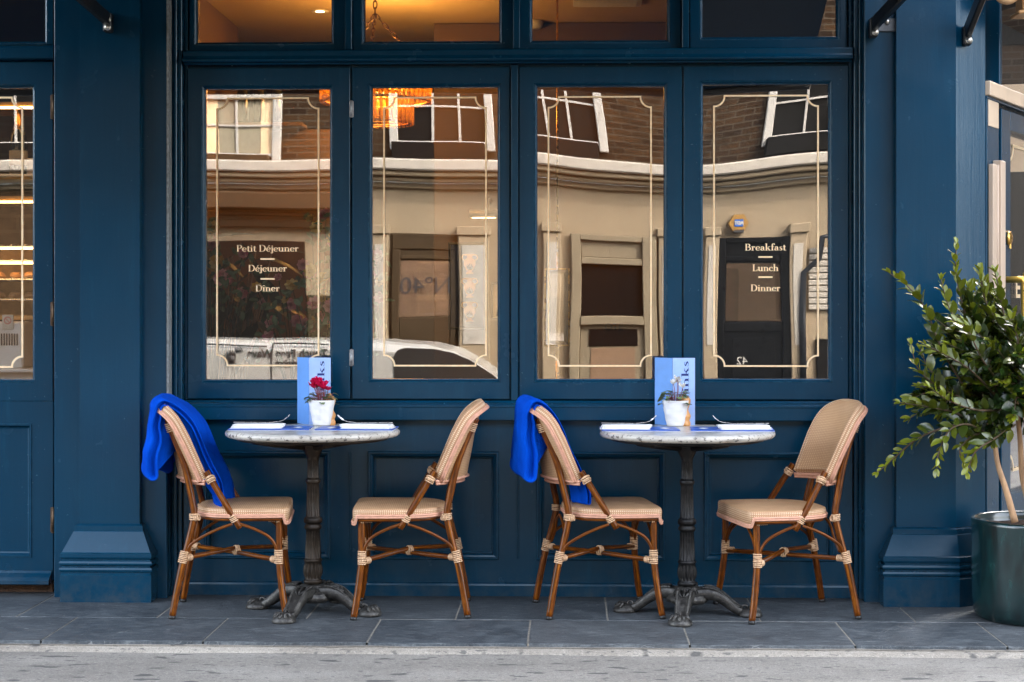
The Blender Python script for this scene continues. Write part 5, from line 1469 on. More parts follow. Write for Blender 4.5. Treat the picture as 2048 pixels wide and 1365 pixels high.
# ------------------------------------------------------------------ the room behind the windows
def make_room():
    b = BUILDING
    x0, x1, y1, zc = -4.6, 1.55, 6.2, 3.07
    def wall(name, mt, *bx):
        mb = MB(); mb.box(*bx, .002); return mb.build(name, M[mt], b)
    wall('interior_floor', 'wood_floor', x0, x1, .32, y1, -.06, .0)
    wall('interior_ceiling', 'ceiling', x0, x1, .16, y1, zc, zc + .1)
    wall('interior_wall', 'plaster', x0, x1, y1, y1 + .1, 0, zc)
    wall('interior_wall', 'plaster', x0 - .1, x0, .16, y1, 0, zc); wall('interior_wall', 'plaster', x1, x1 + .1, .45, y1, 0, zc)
    wall('interior_wall', 'tan_in', x0, x1, .12, .14, .0, zrow(845))                      # back of the apron
    # boarded lobby right behind the fourth window
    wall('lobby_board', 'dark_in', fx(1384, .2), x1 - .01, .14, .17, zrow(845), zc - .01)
    # partition carrying the picture
    px0, px1 = fx(868, 3.1), fx(1345, 3.1)
    wall('partition_wall', 'plaster', px0, px1, 3.1, 3.25, 0, zc - .005)
    # dark joinery behind the first window
    wall('dark_panelling', 'tan_in', fx(395, 2.6), fx(700, 2.6), 2.6, 2.66, 0, 2.35)
    # partition between the left door bay and the dining room
    wall('partition_wall', 'tan_in', fx(225, .5), fx(232, .5) + .06, .16, 3.2, 0, zc - .005)
    # ---------------- chandelier
    c = at(752, 200, 1.9); zb = fz(256, 1.9)
    ch = empty('chandelier', (c.x, 1.9, zb)); tag(ch, 'amber glass rod chandelier glowing at the top of the second window', 'chandelier')
    tiers = ((.305, .14, .40, 54), (.205, .02, .20, 38))
    mb = MB(); rg = MB()
    for r, za, zb_, n in tiers:
        for k in range(n):
            a = 2 * PI * k / n; p = Vector((r * math.cos(a), r * math.sin(a), za)); mb.tube([p, p + Vector((0, 0, zb_ - za))], .0085, 8)
        for z in (za + .01, zb_ - .01): rg.ring((0, 0, z), (0, 0, 1), r - .014, .008, 40, 6)
    mb.build('glass_rod', M['amber'], ch)['kind'] = 'stuff'
    for z in (.02, .035, .05): rg.ring((0, 0, z), (0, 0, 1), .12 + z, .004, 32, 5)
    rg.build('ring', M['brass'], ch)
    for k in range(6):
        a = 2 * PI * k / 6 + .3; mb = MB(); q = (.17 * math.cos(a), .17 * math.sin(a), .28); mb.lathe([(.001, -.03), (.014, -.022), (.020, 0), (.014, .024), (.006, .04), (.001, .042)], 14, c=q); mb.build('bulb', M['bulb'], ch)
    mb = MB(); ztop = zc - zb
    def chain(p, q, sz):
        p, q = Vector(p), Vector(q); n = int((q - p).length / (sz * 1.45)); d = (q - p).normalized(); s = d.cross(Vector((0, 1, .2))).normalized(); w = d.cross(s)
        for i in range(n):
            o = p.lerp(q, (i + .5) / n); e = s if i % 2 else w
            pts = [o + d * (sz * math.sin(2 * PI * t / 12)) + e * (sz * .45 * math.cos(2 * PI * t / 12)) for t in range(13)]; mb.tube(pts, sz * .13, 6, cap=False)
    apex = Vector((-.005, 0, fz(28, 1.9) - zb))
    chain(apex, (apex.x, 0, ztop - .01), .024)
    for a in (R(25), R(150), R(270)): chain((.24 * math.cos(a), .24 * math.sin(a), .40), apex, .022)
    mb.build('chain', M['chain'], ch)
    lt = bpy.data.lights.new('chandelier_light', 'POINT'); lt.energy = 4.2; lt.color = (1, .54, .15); lt.shadow_soft_size = .12
    lo = bpy.data.objects.new('chandelier_light', lt); COL.objects.link(lo); lo.location = (.04, .30, .33); lo.parent = ch
    # ---------------- recessed spots, smoke alarm, vent
    for i, (px, py) in enumerate(((1190, 64), (1204, 245), (1110, 268), (640, 20))):
        y = (zc - H) * F / (YH - py) - D
        if py > 200: y = 5.6
        p = at(px, py, y); s = empty('ceiling_spotlight', (p.x, y, zc)); tag(s, ('small lit ceiling spotlight in the third fanlight', 'small lit ceiling spotlight high in the third window, right one', 'small lit ceiling spotlight high in the third window, left one', 'small ceiling spotlight above the first fanlight')[i], 'spotlight', 'ceiling spotlights')
        mb = MB(); mb.lathe([(.028, -.004), (.045, -.007), (.052, -.004), (.053, .0)], 24, cap=False); mb.build('trim_ring', M['white_plastic'], s)
        mb = MB(); mb.lathe([(.001, -.0035), (.027, -.0035), (.028, .0)], 20); mb.build('lamp', M['spot'], s)
    y = (zc - H) * F / (YH - 42) - D; p = at(1066, 42, y)
    mb = MB(); mb.lathe([(.001, -.05), (.05, -.048), (.062, -.03), (.066, -.008), (.06, .0)], 28, c=(p.x, y, zc)); tag(mb.build('smoke_alarm', M['white_plastic']), 'white round smoke alarm on the ceiling in the third fanlight', 'smoke alarm')
    y = (zc - H) * F / (YH - 4) - D; p = at(1215, 4, y); mb = MB()
    mb.box(p.x - .2, p.x + .2, y - .09, y + .10, zc - .014, zc, .003)
    for k in range(5): mb.box(p.x - .17, p.x + .17, y - .07 + k * .032, y - .052 + k * .032, zc - .02, zc - .013, .002)
    tag(mb.build('ceiling_vent', M['white_plastic']), 'long ceiling air vent at the top of the third fanlight', 'vent')
    # hanging brass strip lamp seen through the third window
    p = at(1198, 281, 4.2); L = (fx(1238, 4.2) - fx(1160, 4.2)) / 2
    s = empty('strip_lamp', (p.x, 4.2, p.z)); tag(s, 'thin brass strip lamp glowing behind the third window', 'lamp')
    mb = MB(); mb.box(-L, L, -.015, .015, .0, .02, .003)
    for x in (-L * .8, L * .8): mb.tube([(x, 0, .02), (x, 0, zc - p.z)], .003, 6)
    mb.build('rail', M['brass'], s); mb = MB(); mb.box(-L * .97, L * .97, -.010, .010, -.008, -.0005, .002); mb.build('light_strip', M['led'], s)
    # ---------------- framed picture with its lamp
    y = 3.09; x0p, x1p = fx(897, y), fx(972, y); z0p, z1p = fz(660, y), fz(485, y)
    s = empty('framed_picture', ((x0p + x1p) / 2, y, z0p)); tag(s, 'tall blue framed picture of three cream urns behind the second window', 'picture')
    X = lambda v: v - (x0p + x1p) / 2
    mb = MB(); mb.sweep(X(x0p), X(x1p), 0, z1p - z0p, [(0, 0), (0, -.03), (.014, -.034), (.016, -.02), (.016, -.016)]); mb.build('frame', M['black'], s)
    mb = MB(); mb.add([(X(x0p) + .016, -.018, .016), (X(x1p) - .016, -.018, .016), (X(x1p) - .016, -.018, z1p - z0p - .016), (X(x0p) + .016, -.018, z1p - z0p - .016)], [[0, 1, 2, 3]])
    cv = mb.build('canvas', M['navy_art'], s, fixn=False)
    mb = MB(); wv = X(x1p) - X(x0p)
    xm0 = X(x0p) + wv * .30
    mb.box(xm0, X(x1p) - .018, -.0215, -.0185, .018, z1p - z0p - .018, .0005); mb.build('blue_field', M['blue_art'], s)
    mb = MB(); hh = (z1p - z0p - .10) / 3; uc = (xm0 + X(x1p) - .018) / 2 - .01
    urn = [(.28, 0), (.30, .06), (.17, .12), (.30, .24), (.46, .45), (.46, .62), (.34, .72), (.20, .78), (.20, .86), (.32, .92), (.34, .98)]
    for k in range(3):
        zo = .05 + k * hh; pts = urn; sc = hh * .86
        L_ = [(-a * sc * .62, z * sc) for a, z in pts]; R_ = [(a * sc * .62, z * sc) for a, z in pts]
        for i in range(len(pts) - 1): mb.add([(uc + L_[i][0], -.0222, zo + L_[i][1]), (uc + R_[i][0], -.0222, zo + R_[i][1]), (uc + R_[i + 1][0], -.0222, zo + R_[i + 1][1]), (uc + L_[i + 1][0], -.0222, zo + L_[i + 1][1])], [[0, 1, 2, 3]])
        for sg in (-1, 1): mb.tube(cr([(uc + sg * sc * .22, -.022, zo + sc * .64), (uc + sg * sc * .37, -.022, zo + sc * .76), (uc + sg * sc * .33, -.022, zo + sc * .92), (uc + sg * sc * .18, -.022, zo + sc * .93)], 4), .004, 6)
    mb.build('urn_motif', M['cream_art'], cv, fixn=False)
    mb = MB()
    for k in range(3):
        zo = .05 + k * hh + hh * .86 * .22
        for a in range(-3, 4):
            an = R(90 + a * 22); l = hh * (.30 - .025 * abs(a)); mb.tube([(uc, -.0232, zo), (uc + l * .5 * math.cos(an), -.0232, zo + l * .55 * math.sin(an)), (uc + l * .8 * math.cos(an), -.0232, zo + l * .9 * math.sin(an))], [.0015, .004, .001], 5)
    mb.build('leaf_motif', M['blue_art'], cv)
    p = at(967, 427, 2.9); s = empty('picture_lamp', (p.x, 3.1, p.z)); tag(s, 'grey tube picture lamp on the wall above the urn picture', 'lamp')
    mb = MB(); hw = (fx(997, 2.9) - fx(938, 2.9)) / 2; mb.tube([(-hw, -.16, 0), (-hw + .004, -.16, 0), (hw, -.16, 0)], [.018, .024, .024], 14); mb.build('shade', M['grey_lamp'], s)
    mb = MB(); mb.tube(cr([(.03, 0, .07), (.03, -.06, .10), (.03, -.13, .07), (.03, -.16, .02)], 5), .006, 8); mb.build('arm', M['grey_lamp'], s)
    mb = MB(); mb.box(-hw * .8, hw * .8, -.166, -.154, -.028, -.0245, .001); mb.build('light_strip', M['led'], s)
    # second small picture cut off by the window frame
    x0p, z0p, z1p = fx(982, 3.09), fz(640, 3.09), fz(565, 3.09)
    s = empty('framed_picture', (x0p + .1, 3.09, z0p)); tag(s, 'small black and white framed picture beside the urn picture', 'picture')
    mb = MB(); mb.sweep(-.1, .14, 0, z1p - z0p, [(0, 0), (0, -.02), (.01, -.024), (.012, -.01)]); mb.build('frame', M['black'], s)
    mb = MB(); mb.box(-.088, .128, -.012, -.002, .012, z1p - z0p - .012, .0005); mb.build('canvas', M['label_paper'], s)
    mb = MB()
    for k in range(5):
        a = k * .9; mb.tube(cr([(-.06 + .03 * k, -.014, .02 + .02 * (k % 3)), (-.05 + .03 * k, -.014, .08), (-.02 + .02 * k, -.014, .10 + .02 * (k % 2))], 4), .008, 6)
    mb.build('canvas_mark', M['black'], s)
    # bevelled wall mirror low behind the third window
    y = 2.2; x0p, x1p = fx(1091, y), fx(1136, y); z0p, z1p = fz(690, y), fz(540, y)
    s = empty('wall_mirror', ((x0p + x1p) / 2, y, z0p)); tag(s, 'tall narrow mirror low at the lower left of the third window', 'mirror')
    s.rotation_euler = (0, 0, R(-5))
    hw = (x1p - x0p) / 2; hgt = z1p - z0p
    mb = MB(); mb.sweep(-hw, hw, 0, hgt, [(0, .02), (0, 0), (.022, -.010)]); mb.add([(-hw + .022, -.010, .022), (hw - .022, -.010, .022), (hw - .022, -.010, hgt - .022), (-hw + .022, -.010, hgt - .022)], [[0, 1, 2, 3]]); mb.build('mirror_glass', M['mirror'], s)
    mb = MB(); mb.box(-hw - .008, hw + .008, .02, .04, -.008, hgt + .008, .002); mb.tube([(0, .03, hgt), (0, .03, zc - z0p)], .006, 8); mb.tube([(0, .03, -z0p), (0, .03, 0)], .012, 8); mb.build('mirror_back', M['brass'], s)
    z_ = fz(655, 3.05); s = empty('wall_lettering', (fx(1228, 3.05), 3.092, z_)); tag(s, 'dark capital letters on the wall behind the third window', 'letters')
    tv, tf = sans_mesh('OTE', .06, .001); mb = MB(); mb.add([(v[0], 0, v[1]) for v in tv] , tf); mb.build('letter_face', M['ink'], s, fixn=False)
    # ---------------- plant and flowers behind the first window
    rr = random.Random(9)
    p = at(450, 560, .75); s = empty('broad_leaf_plant', (p.x, .85, .0)); tag(s, 'dark broad leaved plant behind the lower left of the first window', 'plant')
    fol = MB(); st = MB()
    for i in range(46):
        q = Vector((rr.uniform(-.16, .22), rr.uniform(-.18, .2), rr.uniform(1.12, 1.62))); a = rr.uniform(0, 2 * PI)
        st.tube(cr([Vector((0, 0, .6)), Vector((q.x * .4, q.y * .4, .95)), q], 4), .004, 6)
        leaf(fol, q, Vector((math.cos(a), math.sin(a) * .6, rr.uniform(-.8, .3))), Vector((0, -.2, 1)), rr.uniform(.16, .28), rr.uniform(.05, .085), rr.uniform(.2, .7), rr.random() ** 3 * .4)
    st.build('stem', M['bark'], s); fol.build('foliage', M['dark_leaf'], s)
    mb = MB(); mb.lathe([(.001, 0), (.11, 0), (.15, .4), (.17, .62), (.16, .63), (.001, .60)], 28); mb.build('pot', M['charcoal'], s)
    def bouquet(px, y, z0, zlo, zhi, xr, n, label, seed):
        rr = random.Random(seed); p = at(px, 600, y); s = empty('flower_arrangement', (p.x, y, z0)); tag(s, label, 'flowers', 'flower arrangements behind the windows')
        fol = MB(); st = MB(); heads = {'petal_pink': MB(), 'petal_yellow': MB()}
        for i in range(n):
            q = Vector((rr.gauss(0, xr), rr.uniform(-.12, .12), rr.uniform(zlo, zhi) - z0))
            st.tube(cr([Vector((0, 0, .02)), Vector((q.x * .5, q.y * .3, q.z * .55)), q], 4), .0022, 5)
            key = 'petal_pink' if rr.random() < .55 else 'petal_yellow'; R0 = rr.uniform(.018, .034)
            ax = Vector((rr.uniform(-.5, .5), -1, rr.uniform(-.1, .7))).normalized(); u = ax.cross(Vector((0, 0, 1))).normalized(); w = ax.cross(u)
            for ringi, (cnt, tilt, ln) in enumerate(((8, 1.1, 1.0), (6, .5, .75), (4, .15, .5))):
                for k in range(cnt):
                    a = 2 * PI * k / cnt + ringi; o = u * math.cos(a) + w * math.sin(a); leaf(heads[key], q, o * tilt + ax * (1.3 - tilt), ax - o * .3, R0 * ln * 1.25, R0 * ln, -.4, rr.random())
            for k in range(7):
                a = rr.uniform(0, 2 * PI); leaf(fol, q + Vector((rr.uniform(-.06, .06), rr.uniform(-.05, .05), rr.uniform(-.12, .03))), Vector((math.cos(a), rr.uniform(-.7, .4), math.sin(a))), Vector((0, -1, .5)), rr.uniform(.03, .055), rr.uniform(.015, .028), .2, rr.random() * .6)
        st.build('stem', M['dark_leaf'], s); fol.build('foliage', M['cyc_leaf'], s)
        for k, m_ in heads.items():
            if m_.v: m_.build('bloom', M[k], s)
        mb = MB(); mb.lathe([(.001, 0), (.05, 0), (.07, .06), (.06, .14), (.035, .17), (.045, .19), (.03, .18), (.001, .1)], 24); mb.build('vase', M['bottle'], s)
        return s
    mb = MB(); mb.box(fx(405, .3), fx(1000, .3), .17, .62, .70, .74, .004); mb.box(fx(405, .3), fx(1000, .3), .20, .58, 0, .70, .004); tag(mb.build('window_counter', M['tan_in']), 'low brown counter behind the first two windows', 'counter')
    bouquet(640, .42, .74, 1.14, 1.72, .075, 30, 'loose pink and yellow flowers at the right edge of the first window', 4)
    bouquet(430, .45, .74, 1.35, 1.72, .075, 20, 'yellow flowers above the dark plant at the left edge of the first window', 5)
    bouquet(590, .5, .74, 1.12, 1.42, .10, 12, 'sparse pink and yellow flowers at the middle of the first window', 6)
    bouquet(742, .4, .74, 1.15, 1.55, .02, 6, 'few red and pink blooms at the left edge of the second window', 8)
    # ---------------- shop fittings behind the left door
    xa, xb = fx(-330, .9), fx(150, .9)
    wall('interior_wall', 'brick', xa, xb, 1.25, 1.33, 0, 2.42)
    sh = empty('back_shelf', ((xa + xb) / 2, 1.0, 0)); tag(sh, 'lit wall shelves holding a bottle behind the glazed door', 'shelf')
    for py in (206, 352, 396):
        z = fz(py, .85); mb = MB(); mb.box(-(xb - xa) / 2, (xb - xa) / 2, -.18, .24, z - .012, z + .012, .002); bd = mb.build('shelf_board', M['case_wood'], sh)
        if py != 352: mb = MB(); mb.box(-(xb - xa) / 2, (xb - xa) / 2, -.186, -.168, z - .022, z - .0125, .002); mb.build('light_strip', M['led'], bd)
    p = at(37, 343, .92); s = empty('champagne_bottle', (p.x, .92, fz(352, .85) + .012)); tag(s, 'dark champagne bottle with gold foil neck on the lit shelf', 'bottle')
    Lb = 1.08
    mb = MB(); mb.lathe([(r, z * Lb) for r, z in ((.001, 0), (.042, 0), (.045, .004), (.045, .15), (.040, .185), (.028, .215), (.020, .24))], 28); mb.build('bottle_body', M['bottle'], s)
    mb = MB(); mb.lathe([(r, z * Lb) for r, z in ((.0285, .2145), (.0205, .24), (.0165, .275), (.016, .30), (.0195, .303), (.0195, .313), (.017, .316), (.018, .33), (.012, .338), (.001, .339))], 24); mb.build('foil_neck', M['foil'], s)
    mb = MB(); mb.lathe([(.0456, .05), (.0456, .125)], 28, cap=False); mb.build('bottle_label', M['label_paper'], s)
    p = at(60, 335, .92); s = MB(); s.ring((0, 0, .05), (0, 1, 0), .026, .006, 20, 8); s.lathe([(.03, 0), (.036, .01), (.036, .08), (.033, .085), (.03, .02), (.001, .015)], 24, c=(.0, 0, 0))
    o = s.build('white_mug', M['white_plastic']); o.location = (p.x + .02, .92, fz(352, .85) + .013); tag(o, 'white mug on the lit shelf right of the bottle', 'mug')
    # pastry case, machine and counter
    pc = empty('pastry_case', (fx(20, .7), .75, fz(640, .6))); tag(pc, 'honey wood pastry case with glowing rails behind the glazed door', 'display case')
    z0 = fz(640, .6); hh = fz(490, .6) - z0
    mb = MB(); mb.box(-.6, .22, .20, .23, 0, hh, .002); mb.box(-.6, .22, -.15, .23, 0, .02, .002); mb.build('case_body', M['case_wood'], pc)
    for k, f in enumerate((.28, .55, .80, 1.0)):
        mb = MB(); mb.box(-.6, .22, -.13, .20, hh * f - .008, hh * f, .002)
        for j in range(12): mb.tube([(-.58 + j * .068, -.135, hh * f + .004), (-.58 + j * .068, .2, hh * f + .004)], .002, 6)
        bd = mb.build('rack', M['steel'], pc)
        if k in (2, 3): mb = MB(); mb.box(-.6, .22, -.14, -.125, hh * f - .018, hh * f - .009, .002); mb.build('light_strip', M['led'], bd)
    mb = MB()
    rr = random.Random(2)
    for j in range(9):
        for f in (.28, .55):
            c = Vector((-.5 + j * .075, -.06 + rr.uniform(-.02, .02), hh * f + .004)); mb.lathe([(.001, 0), (.026, 0), (.032, .01), (.026, .024), (.012, .032), (.001, .033)], 12, c=c)
    mb.build('pastry', M['beech'], pc)['kind'] = 'stuff'
    mc = empty('white_machine', (fx(15, .62), .62, fz(738, .5))); tag(mc, 'white counter machine with dark vent slots behind the glazed door', 'machine')
    z0 = fz(738, .5); hz = fz(642, .5) - z0
    mb = MB(); mb.box(-.6, .115, -.12, .06, 0, hz - .005, .008); mb.build('casing', M['white_plastic'], mc)
    mb = MB(); xv = fx(38, .5) - fx(15, .62)
    for j in range(14): mb.box(xv - .012 - j * .0125, xv - .0055 - j * .0125, -.1235, -.119, fz(692, .5) - z0, fz(668, .5) - z0, .001)
    mb.build('vent_slots', M['black'], mc)
    mb = MB(); xl = fx(5, .5) - fx(15, .62); xr_ = fx(27, .5) - fx(15, .62); zl0, zl1 = fz(660, .5) - z0, fz(630, .5) - z0
    mb.box(xl, xr_, -.126, -.1205, zl0, zl1, .001); nt = mb.build('notice', M['label_paper'], mc)
    mb = MB(); mb.ring(((xl + xr_) / 2, -.1265, (zl0 + zl1) / 2 + .008), (0, 1, 0), .016, .0025, 24, 6); mb.tube([((xl + xr_) / 2 - .010, -.1265, (zl0 + zl1) / 2 + .018), ((xl + xr_) / 2 + .010, -.1265, (zl0 + zl1) / 2 - .002)], .002, 6); mb.build('notice_symbol', M['pink_ink'], nt)
    mb = MB(); mb.box(xa, xb, .40, 1.0, fz(745, .5), fz(738, .5), .004); mb.box(xa, xb, .45, 1.0, 0, fz(745, .5) - .002, .004); tag(mb.build('shop_counter', M['white_plastic']), 'white counter top behind the glazed door', 'counter')
    # bottles along the back wall shelf, just under the top of the first window and the door fanlight
    for k, (px, py, yy) in enumerate(((488, 178, 2.2), (520, 178, 2.2), (553, 178, 2.2), (37, 78, 1.0), (81, 78, 1.0))):
        pass

def make_bottles():
    """row of dark red bottle necks against the ceiling light: on a high shelf"""
    z0 = 2.36
    b0 = None
    x0, x1 = fx(470, 2.5), fx(575, 2.5)
    sh = MB(); sh.box(x0 - .1, x1 + .1, 2.42, 2.62, 2.352, 2.375, .003); tag(sh.build('bottle_shelf', M['tan_in']), 'high tan shelf of bottles at the top of the first window', 'shelf')
    for k, px in enumerate((487, 520, 553)):
        if b0 is None:
            b0 = empty('wine_bottle'); mb = MB(); mb.lathe([(.001, 0), (.036, 0), (.038, .004), (.038, .18), (.030, .21), (.015, .235)], 20); mb.build('bottle_body', M['bottle'], b0)
            mb = MB(); mb.lathe([(.0155, .2345), (.0145, .30), (.017, .302), (.017, .31), (.001, .312)], 18); mb.build('bottle_cap', simple('red_cap', (.12, .01, .012), .4, 0, 30, .2, 0), b0); c = b0
        else: c = copy_tree(b0)
        c.location = (fx(px, 2.5), 2.5, 2.376)
        tag(c, ('leftmost of the three red capped bottles at the top of the first window', 'middle one of the three red capped bottles at the top of the first window', 'rightmost of the three red capped bottles at the top of the first window')[k], 'bottle', 'red capped bottles on the high shelf')
# ------------------------------------------------------------------ the other side of the street, seen mirrored in the glass
YG = .046
def mir(px, py, y):
    """point of the plane Y=y (in front of the windows) whose mirror image stands at a pixel"""
    p = at(px, py, 2 * YG - y); return Vector((p.x, y, p.z))
def mx(px, y): return mir(px, 620, y).x
def mz(py, y): return mir(1137, py, y).z
YO = -14.0
def make_opposite():
    y = YO; G = -.86
    b = empty('terraced_house', (0, y, G)); tag(b, 'cream and brick terrace across the street mirrored in the windows', 'house')
    def bx(name, mt, px0, px1, py0, py1, d0, d1, c=.01, par=b, mb=None):
        own = mb is None; mb = mb or MB()
        mb.box(mx(px0, y), mx(px1, y), y + d0, y + d1, mz(py1, y), mz(py0, y), c)
        mb.v = [tuple(p) for p in mb.v]
        if own:
            o = mb.build(name, M[mt], None); o.location = -b.location; o.parent = par
            if par is not b: o.location = (0, 0, 0)
            return o
    def part(name, mt, items, par=None):
        mb = MB()
        for it in items: bx(name, mt, *it, mb=mb) if len(it) == 6 else bx(name, mt, *it[:6], it[6], mb=mb)
        o = mb.build(name, M[mt])
        o.parent = par or b
        if par is None: o.location = -b.location
        return o
    L, Rr = -1400, 3600
    part('brick_wall', 'brick', [(L, Rr, -190, 325, -.3, 0)])
    part('ground_floor_wall', 'cream', [(L, Rr, 372, 815, -.3, -.02)])
    part('cornice', 'cream_lite', [(L, Rr, 322, 345, -.05, .30, .02)])
    part('cornice_moulding', 'cream', [(L, Rr, 346, 356, -.05, .24, .015), (L, Rr, 357, 366, -.05, .16, .015), (L, Rr, 367, 378, -.05, .05, .01)])
    # upper windows: frame, bars, sill trough, curtains
    def win(x0, x1, py0, py1, bars, curtain):
        w = part('window', 'white_paint', [(x0, x0 + 17, py0, py1 + 12, -.02, .07), (x1 - 17, x1, py0, py1 + 12, -.02, .07), (x0 + 17, x1 - 17, py0, py0 + 12, -.02, .06), (x0 + 17, x1 - 17, py1 - 7, py1, -.02, .05)] + [(q - 2.5, q + 2.5, py0 + 12, py1 - 7, -.02, .03, .003) for q in bars] + [(x0 + 17, x1 - 17, py0 + 62, py0 + 66, -.01, .028, .003)])
        part('window_pane', 'curtain' if curtain else 'charcoal', [(x0 + 17, x1 - 17, py0 + 12, py1 - 7, -.06, .005)], w)
        if curtain: part('curtain', 'cream_art', [(x0 + 17, x0 + 45, py0 + 12, py1 - 7, .006, .012), (x1 - 40, x1 - 17, py0 + 12, py1 - 7, .006, .012)], w)
        part('flower_trough', 'brown' if curtain else 'charcoal', [(x0 + 6, x1 - 20, py1 - 2, py1 + 34, .08, .26, .01)], w)
        return w
    win(395, 566, 185, 312, [478], True)
    win(785, 992, 150, 290, [870, 922], False)
    win(1075, 1232, 150, 292, [1120, 1164], False)
    win(1505, 1720, 150, 285, [1588, 1640], False)
    win(-60, 140, 150, 290, [30, 80], False)
    # left shop: brown awning box and mouldings
    part('awning_box', 'brown', [(250, 690, 386, 420, -.02, .32, .02)])
    part('fascia', 'cream_dark', [(250, 690, 440, 455, -.02, .10, .01), (250, 690, 424, 432, -.02, .16, .01)])
    part('shop_window', 'charcoal', [(300, 612, 482, 815, -.02, .03)])
    part('shop_front', 'cream_dark', [(613, 735, 590, 815, -.02, .02)])
    part('shop_front', 'brown', [(-1000, 245, 382, 815, -.02, .05)])
    # number 40
    d = part('door', 'cream_dark', [(780, 914, 468, 815, -.02, -.01)])
    part('door_panel', 'cream_dark', [(784, 910, 470, 500, -.01, .01), (784, 800, 500, 815, -.01, .02), (898, 910, 500, 815, -.01, .02), (800, 898, 512, 520, -.01, .012), (800, 898, 634, 815, -.01, .012)], d)
    part('window_pane', 'glass_dim', [(800, 898, 522, 632, -.008, .0)], d)
    part('door_pane_back', 'tan_in', [(800, 898, 522, 632, -.0095, -.0085)], d)
    def words(name, txt, px, py, size, mt, yy, par, bold=.0):
        vs, fs = sans_mesh(txt, size, bold); q = mir(px, py, yy); mb = MB()
        mb.add([(q.x - v[0], yy, q.z + v[1]) for v in vs], fs); o = mb.build(name, M[mt], None, fixn=False); o.parent = par
        if par is b: o.location = -b.location
        return o
    words('lettering', 'Nº40', 850, 573, .30, 'ink', y + .004, d)
    # pilasters with sunk panels either side of the doors
    for a, c in ((745, 777), (917, 978), (1320, 1368), (1580, 1612), (1408, 1436), (1085, 1120)):
        p = part('pilaster', 'cream', [(a, c, 470, 815, -.02, .08, .01), (a - 3, c + 3, 452, 470, -.02, .11, .01)])
        part('pilaster_panel', 'cream_lite', [(a + 7, c - 7, 490, 690, .08, .092, .004)], p)
    # shop window with black glass
    w = part('shop_window', 'sage', [(1140, 1160, 470, 815, -.02, .07), (1288, 1316, 470, 815, -.02, .07), (1160, 1288, 470, 482, -.02, .06), (1160, 1288, 516, 530, -.02, .06), (1160, 1288, 634, 652, -.02, .09), (1160, 1288, 482, 516, -.02, .0)])
    part('window_pane', 'black_door', [(1160, 1288, 530, 634, -.02, -.005)], w)
    part('panel', 'sage', [(1160, 1288, 652, 815, -.02, .01)], w)
    part('notice_board', 'black_door', [(1178, 1274, 660, 694, .01, .03, .004)], w)
    part('notice_board', 'tan_in', [(1182, 1268, 698, 815, .01, .02, .004)], w)
    # number 42
    d = part('door', 'black_door', [(1437, 1580, 475, 815, -.02, .02)])
    part('door_panel', 'black_door', [(1437, 1450, 475, 815, .02, .06), (1564, 1580, 475, 815, .02, .06), (1450, 1564, 475, 486, .02, .06), (1450, 1564, 512, 524, .02, .05), (1450, 1564, 646, 664, .02, .05), (1466, 1548, 676, 760, .02, .035)], d)
    part('window_pane', 'brown', [(1452, 1562, 528, 643, .018, .026)], d)
    part('window_pane', 'glass_dim', [(1451, 1563, 526, 645, .035, .04)], d)
    words('lettering', '42', 1486, 722, .14, 'white_paint', y + .072, d)
    # drainpipe, chain and roller shutter at the right
    mb = MB(); mb.tube([mir(1660, 478, y + .12), mir(1642, 480, y + .12), mir(1638, 520, y + .12), mir(1610, 545, y + .10), mir(1606, 640, y + .10), mir(1604, 790, y + .10)], [.035] * 4 + [.045] * 2, 12)
    o = mb.build('drainpipe', M['black']); o.parent = b; o.location = -b.location
    part('shutter', 'cream_lite', [(1618, 1760, 500 + 12 * k, 510.5 + 12 * k, -.02, .03, .01) for k in range(10)])
    part('shutter_door', 'charcoal', [(1632, 1760, 676, 815, -.02, .03)])
    # alarm box
    a = empty('alarm_box'); a.location = mir(1475, 445, y + .0); tag(a, 'gold hexagonal alarm box mirrored in the fourth window', 'alarm box')
    r = 22 * (2 * YG - y + D) / F
    mb = MB(); hexp = [(r * math.cos(R(60 * k)), r * math.sin(R(60 * k))) for k in range(6)]
    mb.add([(x, .0, z) for x, z in hexp] + [(x * .94, .12, z * .94) for x, z in hexp], [[k, (k + 1) % 6, 6 + (k + 1) % 6, 6 + k] for k in range(6)] + [[6, 7, 8, 9, 10, 11]]); mb.build('cover', M['sign_gold'], a)
    mb = MB(); mb.box(-r * .42, r * .42, .12, .128, -r * .32, r * .36, .003); bd = mb.build('badge', M['sign_blue'], a)
    vs, fs = sans_mesh('ADT', r * .42, .004); mb = MB(); mb.add([(-v[0], .130, v[1] + r * .02) for v in vs], fs); mb.build('lettering', M['white_paint'], bd, fixn=False)
    mb = MB(); mb.box(-r * .5, r * .5, .115, .126, -r * .88, -r * .60, .003); mb.build('label_strip', M['ink'], a)
    # unseen wall added to block the sun, with a slot aimed at the shrub
    mb = MB()
    for ya, yb, za, zb_ in ((-1.0, 2.08, -.1, 9.5), (2.081, 2.55, -.1, 4.7), (2.081, 2.55, 5.2, 9.5), (2.551, 3.5, -.1, 9.5)): mb.box(5.2, 5.5, ya, yb, za, zb_, .004)
    o = mb.build('sun_blocker', M['render_wall']); tag(o, 'unseen grey slotted wall added on the right to block the sun', 'house')

    # unseen house added for its reflection in the angled entrance, buff below, dark above
    h = empty('reflection_house', (11, 9.5, 0), R(-45.5)); tag(h, 'unseen buff and brick house added to be mirrored in the angled entrance', 'house')
    mb = MB(); mb.box(-9, 9, 0, .4, 3.95, 8.5, .01); mb.build('upper_wall', M['brick'], h)
    mb = MB(); mb.box(-9, 9, 0, .4, -.1, 3.94, .01); mb.build('wall', simple('buff_render', (.56, .40, .25), .85, 0, 2, .15, .2), h)
